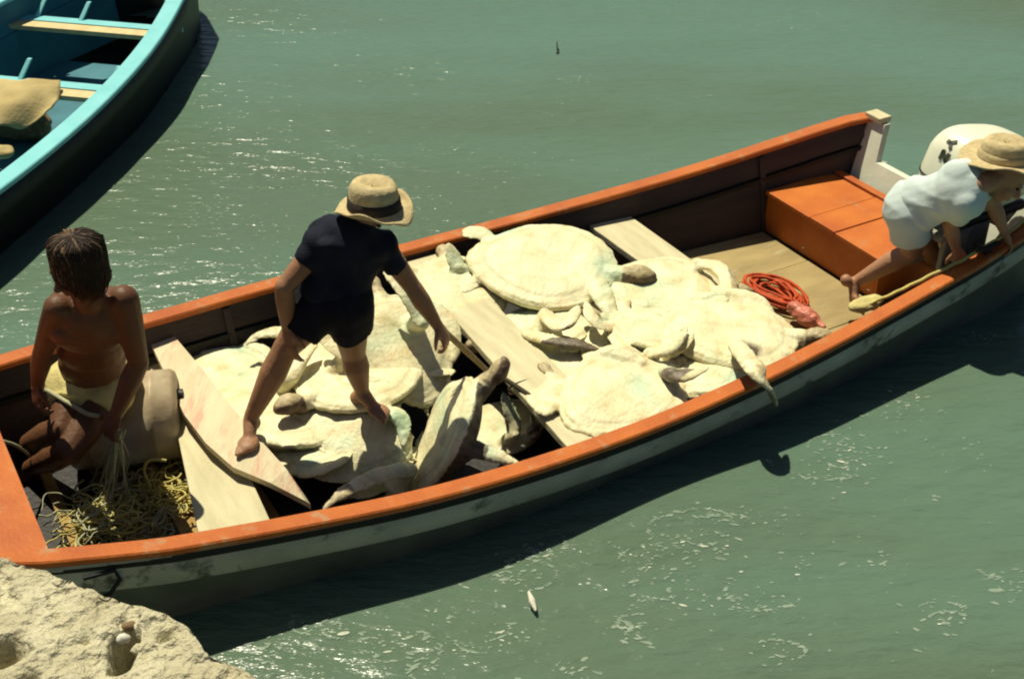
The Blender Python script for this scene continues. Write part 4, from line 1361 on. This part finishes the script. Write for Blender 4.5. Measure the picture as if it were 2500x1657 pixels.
def line(name, pts, r, m, label, cat, n=10, seg=6, jit=0.0):
    P_ = smooth_line(pts, n)
    if jit: P_ = [p + Vector((noise.noise(p * 20), noise.noise(p * 20 + Vector((5, 0, 0))), noise.noise(p * 20 + Vector((9, 0, 0))))) * jit for p in P_]
    o = MB().tube(P_, r, seg).build(name, m, None, True)
    return tag(o, label, cat)


hT = JT['haR']; hL = JT['haL']
line('rope', [hL + Vector((0, -.02, -.06)), W(105, 950, .62), W(170, 985, .60), W(215, 1010, .585), W(262, 1020, .57), hT + Vector((0, -.03, -.06))], .0095, M['rope'],
     'taut pale rope held between the seated man\'s two hands', 'rope')
line('mooring_line', [W(-160, 1040, .66), W(-60, 1060, .58), W(0, 1075, .50), W(40, 1088, .42), W(70, 1110, .34)], .007, M['rope'],
     'thin pale line leading off the bow past the seated man\'s foot', 'rope')


def build_net():
    rnd = random.Random(21)
    root = empty('fishing_net', W(270, 1260, FLOOR))
    tag(root, 'tangled yellowish net heaped at the bow with strands lifted to the man\'s hand', 'net')
    inv = Matrix.Translation(root.location).inverted()
    mb = MB()
    top = hT + Vector((0, -.02, -.08))
    for i in range(26):                       # strands hanging from the hand
        b = W(rnd.gauss(272, 24), rnd.uniform(1180, 1260), .22)
        c = top.lerp(b, .5) + Vector((rnd.gauss(0, .018), rnd.gauss(0, .02), 0))
        mb.tube(smooth_line([top + Vector((rnd.gauss(0, .012), rnd.gauss(0, .01), 0)), c, b], 6), rnd.uniform(.0022, .0045), 5)
    o = mb.build('hanging_strands', M['rope'], root, True); o.matrix_parent_inverse = inv; o['kind'] = 'stuff'
    for nm, m, spots in (('net_heap', M['yrope'], [(262, 1285, 56, 32, 120, .10), (405, 1225, 48, 24, 60, .06), (372, 1200, 26, 14, 24, .05)]),
                         ('pale_net_heap', M['rope'], [(250, 1290, 55, 34, 60, .11), (395, 1310, 40, 16, 18, .05), (290, 1160, 26, 40, 18, .10), (360, 1130, 26, 26, 4, .12)])):
        mb = MB()
        for cx, cy, sx, sy, n, hgt in spots:
            for i in range(n):
                p = W(rnd.gauss(cx, sx * .55), rnd.gauss(cy, sy * .55), FLOOR + .02) + Vector((0, 0, rnd.uniform(0, hgt)))
                pts = [p]; a = rnd.uniform(0, 6.3); tr = rnd.uniform(-1.4, 1.4)
                for q in range(rnd.randint(4, 8)):
                    a += tr * .5 + rnd.gauss(0, .4)
                    pp = pts[-1] + Vector((math.cos(a), math.sin(a), rnd.gauss(0, .35))) * .026
                    pp.z = max(FLOOR + .012, min(FLOOR + hgt + .05, pp.z)); pts.append(pp)
                mb.tube(smooth_line(pts, 3), rnd.uniform(.0022, .0045), 5)
        o = mb.build(nm, m, root, True); o.matrix_parent_inverse = inv; o['kind'] = 'stuff'


build_net()
line('rope_end', [W(368, 1190, .26), W(352, 1150, .33), W(362, 1125, .37), W(385, 1122, .38), W(406, 1124, .37)], .006, M['yrope'],
     'stiff bent yellow rope end sticking up in front of the tan drum', 'rope')

# the pole in the standing man's hand and the dark rope beyond it
hr = JS['haR']
dpt = (W(1190, 905, .50) - hr)
o = MB().tube([hr - dpt * .12 + Vector((0, 0, .0)), hr + dpt * .1, hr + dpt * .55, hr + dpt], [.012, .013, .013, .011], 10).build('pole', M['pole'], None, True)
tag(o, 'slim wooden pole held down by the standing man', 'pole')
line('hauling_rope', [W(1188, 905, .50), W(1232, 925, .47), W(1300, 970, .45), W(1352, 1010, .44), W(1400, 1062, .38)], .010, M['drope'],
     'dark wet rope running from the pole across the middle board', 'rope')
line('short_rope', [W(1240, 950, .445), W(1262, 935, .45), W(1300, 925, .445), W(1330, 930, .445)], .004, M['drope'],
     'thin dark cord curling on top of the middle board', 'rope')


def build_coil():
    rnd = random.Random(9)
    mb = MB()
    c = W(1892, 718, FLOOR + .03)
    ax = (W(1970, 775, FLOOR + .03) - W(1825, 690, FLOOR + .03)); ax.z = 0; ax.normalize(); ay = Vector((-ax.y, ax.x, 0))
    pts = []
    for i in range(11 * 20):
        t = i / 20 * 2 * math.pi
        k = i // 20
        rr_ = .062 + .010 * (k % 5) + .010 * math.sin(k * 2.1) + .034 * noise.noise(Vector((t * .7, k, 0)))
        pts.append(c + ax * math.cos(t) * rr_ * 1.75 + ay * math.sin(t) * rr_ * .95 + Vector((0, 0, .008 * (k // 3) * 1.4 + .026 * abs(noise.noise(Vector((t, k * 3, 1)))))))
    for _ in range(12): pts.append(pts[-1] + (-ax * .9 + ay * .3) * .014 + Vector((0, 0, -.002)))
    mb.tube(pts, .0075, 6)
    tag(mb.build('rope_coil', M['orope'], None, True), 'coil of orange rope on the stern floor beside the aftmost turtle', 'rope')
    p = W(1968, 772, FLOOR + .07)
    mb = MB(); ax3 = (ax, ay, Vector((0, 0, 1)))
    mb.ell(p, ax3, (.085, .050, .045)); mb.ell(p - ax * .06 + Vector((0, 0, .01)), ax3, (.05, .04, .035)); mb.cap(p + ax * .06, .022, p + ax * .11, .012)
    me = mb.remesh('plastic_bag', .006, 2); displace(me, lambda q, n: .009 * noise.noise(q * 28) + .004 * noise.noise(q * 80))
    tag(link('plastic_bag', me, M['pink']), 'crumpled pink plastic bag between the orange coil and near gunwale', 'bag')


build_coil()
gp = lambda u, z=.02, iny=.085: B2W(u, -hb(u) + iny, gz(u) + z)
line('stern_rope', [gp(1.42, -.05, .16), gp(1.55, -.02, .11), gp(1.75, .005, .075), gp(1.95, .012, .055), gp(2.1, .03, .04), gp(2.28, .012, .05), gp(2.42, .01, .06)], .008, M['yrope'],
     'yellow rope lying along the near gunwale by the stern cleat', 'rope', jit=.006)
p = gp(1.46, -.06, .17)
mb = MB(); mb.ell(p, (Vector((math.cos(A30), math.sin(A30), 0)), Vector((-math.sin(A30), math.cos(A30), 0)), Vector((0, 0, 1))), (.10, .045, .028))
me = mb.remesh('rag', .007, 2); displace(me, lambda q, n: .012 * noise.noise(q * 25))
tag(link('rag', me, M['yellowcloth']), 'small yellow rag tucked inside the near gunwale near the stern', 'rag')
# black can and fuel gear beside the motor
def build_can():
    p = W(2452, 535, .50)
    root = empty('fuel_can', p)
    mb = MB(); mb.box((-.10, -.075, -.10), (.10, .075, .10)); mb.build('can_body', M['black'], root, bevel=.03)
    mb = MB(); mb.tube([(.02, -.02, .10), (.02, -.02, .135)], .028, 14); mb.build('can_cap', M['pebble'], root, True)
    mb = MB(); mb.tube([(-.07, 0, .10), (-.07, 0, .135), (-.02, 0, .135)], .010, 8); mb.build('can_handle', M['black'], root, True)
    root.rotation_euler = (0, 0, A30)
    tag(root, 'black fuel can with white cap at the near stern corner', 'can')


build_can()
a = W(2090, 393, .42); b_ = W(2165, 402, .42)
tag(MB().tube([a, a.lerp(b_, .5), b_], [.018, .020, .016], 10).build('oar_handle', M['white'], None, True), 'short white oar handle poking out by the far stern corner', 'oar')


# ------------------------------------------------------------------ the turquoise boat
def build_blue():
    th = math.atan2(.97, .22)
    G = [(-3.4, .05), (-2.9, .30), (-2.2, .55), (-1.5, .72), (-.8, .81), (0, .84), (.8, .82), (1.6, .74), (2.4, .58), (3.0, .38), (3.4, .1)]
    # fit: the starboard gunwale passes through the measured points; local x along the boat, -y = right side
    pts = [W(x, y, .60) for x, y in [(456, 0), (434, 54), (383, 128), (312, 201), (230, 284), (127, 357), (0, 437)]]
    d = Vector((math.cos(th), math.sin(th), 0)); nrm = Vector((d.y, -d.x, 0))      # nrm points to the right side
    us = [p.dot(d) for p in pts]; ns = [p.dot(nrm) for p in pts]
    umax = pts[0].dot(d)
    # centre where the bulge is widest (about 1.3 m beyond the nearest point seen)
    best = None
    for c in np.linspace(min(us), max(us) + 1.5, 60):
        for nc in np.linspace(min(ns) - 1.3, max(ns) - .5, 60):
            e = sum((ns[i] - nc - interp(G, us[i] - c)) ** 2 for i in range(len(us)))
            if best is None or e < best[0]: best = (e, c, nc)
    e, c, nc = best
    org = d * c + nrm * nc
    root = empty('rowing_boat', (org.x, org.y, 0), th)
    tag(root, 'turquoise rimmed wooden rowing boat cut off by the top left corner', 'boat')
    hbf = lambda u: interp(G, u); gzf = lambda u: .60 + .018 * u * u
    vs, fs, mi = hull_mesh(hbf, gzf, -3.38, 3.38, 60)
    me = mesh_of(vs, fs); o = link('hull', me, M['blackhull'], root)
    sol = o.modifiers.new('t', 'SOLIDIFY'); sol.thickness = .018; sol.offset = 1
    uu = [-3.38 + 6.76 * i / 70 for i in range(71)]
    for s in (1, -1):
        strip(lambda u: (u, s * (hbf(u) + .015), gzf(u)), lambda u: (u, s * max(0, hbf(u) - .105), gzf(u) - .002), uu, lambda u: (0, 0, -.032), 'gunwale_cap', M['turq'], root).modifiers.new('b', 'BEVEL').width = .006
        ui = [u for u in uu if abs(u) < 3.0]
        strip(lambda u: (u, s * (hbf(u) - .045), gzf(u) - .036), lambda u: (u, s * (.94 * hbf(u) - .035), gzf(u) - .24), ui, lambda u: (0, -s * .012, 0), 'side_plank', M['teal'], root)
        strip(lambda u: (u, s * (.94 * hbf(u) - .035), gzf(u) - .245), lambda u: (u, s * (.84 * hbf(u) - .03), .10), ui, lambda u: (0, -s * .012, 0), 'side_plank', M['teal'], root)
    n = 12
    for (a, b) in ((-2.6, -1.0), (-.99, .6), (.61, 2.4)):
        lo = []; hi = []
        for i in range(n + 1):
            u = a + (b - a) * i / n; w = .84 * hbf(u) - .045
            lo.append((u, -w)); hi.append((u, w))
        MB().slab(lo + hi[::-1], .10, .12).build('floor_panel', M['teal'], root)
    def loc(px, py, z):
        p = W(px, py, z) - org
        return p.dot(d), -p.dot(nrm)
    for (pc, pt_) in (((250, 70), (250, 47)), ((150, 222), (150, 188))):
        x_, _ = loc(*pc, .50); x2, _ = loc(*pt_, .50)
        w = hbf(x_) - .06
        MB().box((x_ - .06, -w, .465), (x_ + .045, w, .497)).build('thwart', M['creamboard'], root, bevel=.005)
        MB().box((x_ + .05, -w - .02, .47), (x_ + .14, w + .02, .502)).build('thwart', M['turq'], root, bevel=.005)
        for yy in (-w + .12, -w + .72, w - .12):
            MB().add([(x_ + .10, yy - .015, .50), (x_ + .13, yy - .015, .50), (x_ + .13, yy + .015, .50), (x_ + .10, yy + .015, .50),
                      (x_ + .20, yy - .045, .60), (x_ + .22, yy - .045, .60), (x_ + .22, yy - .015, .60), (x_ + .20, yy - .015, .60)],
                     [(3, 2, 1, 0), (4, 5, 6, 7), (0, 1, 5, 4), (1, 2, 6, 5), (2, 3, 7, 6), (3, 0, 4, 7)]).build('thole_pin', M['turq'], root, bevel=.004)
    return loc, hbf, org, d


bl, bhb, borg, bdir = build_blue()
bnrm = Vector((bdir.y, -bdir.x, 0))


def inside_hull(x, y):
    p = W2B(Vector((x, y, 0)))
    if -3.2 < p.x < 2.56 and abs(p.y) < .90 * hb(p.x): return True
    q = Vector((x, y, 0)) - borg; u = q.dot(bdir)
    return -3.1 < u < 3.1 and abs(q.dot(bnrm)) < .90 * bhb(u)


build_water(inside_hull)


def build_tarp():
    # a folded tan cloth hanging over the near thwart of the turquoise boat
    rows = 26; cols = 30; vs = []; fs = []
    A = [W(-90, 190, .54), W(148, 200, .54)]; Bm = [W(-90, 250, .50), W(150, 236, .52)]; Cc = [W(-60, 330, .36), W(112, 292, .40)]
    for j in range(rows):
        v = j / (rows - 1)
        for i in range(cols):
            t = i / (cols - 1)
            a = A[0].lerp(A[1], t); b = Bm[0].lerp(Bm[1], t); c_ = Cc[0].lerp(Cc[1], t)
            p = a * (1 - v) ** 2 + b * 2 * v * (1 - v) + c_ * v * v
            p = p + Vector((0, 0, .02 * math.sin(9 * t + 5 * v) * (.4 + v) + .016 * noise.noise(Vector((t * 5, v * 4, 0)))))
            vs.append(p)
    for j in range(rows - 1):
        for i in range(cols - 1):
            k = j * cols + i; fs.append((k, k + 1, k + cols + 1, k + cols))
    o = link('tarpaulin', mesh_of(vs, fs), M['tarp'])
    o.modifiers.new('t', 'SOLIDIFY').thickness = .008
    tag(o, 'folded tan tarpaulin draped over the turquoise boat\'s near thwart', 'tarpaulin')
    p = W(45, 300, .22)
    mb = MB(); X = (Vector((1, 0, 0)), Vector((0, 1, 0)), Vector((0, 0, 1)))
    mb.ell(p, X, (.20, .13, .10)); mb.ell(p + Vector((-.14, -.02, .03)), X, (.10, .10, .08)); mb.ell(p + Vector((.12, -.04, -.02)), X, (.09, .09, .07))
    me = mb.remesh('sack', .010, 2); displace(me, lambda q, n: .018 * noise.noise(q * 14) + .006 * noise.noise(q * 50))
    tag(link('sack', me, M['brown']), 'lumpy brown sack on the floor under the tan tarpaulin', 'sack')
    p = W(5, 372, .45)
    mb = MB(); mb.ell(p, X, (.07, .07, .03)); me = mb.remesh('rag', .008, 2); displace(me, lambda q, n: .012 * noise.noise(q * 20))
    tag(link('rag', me, M['tarp']), 'scrap of tan cloth inside the turquoise gunwale at left', 'rag')


build_tarp()
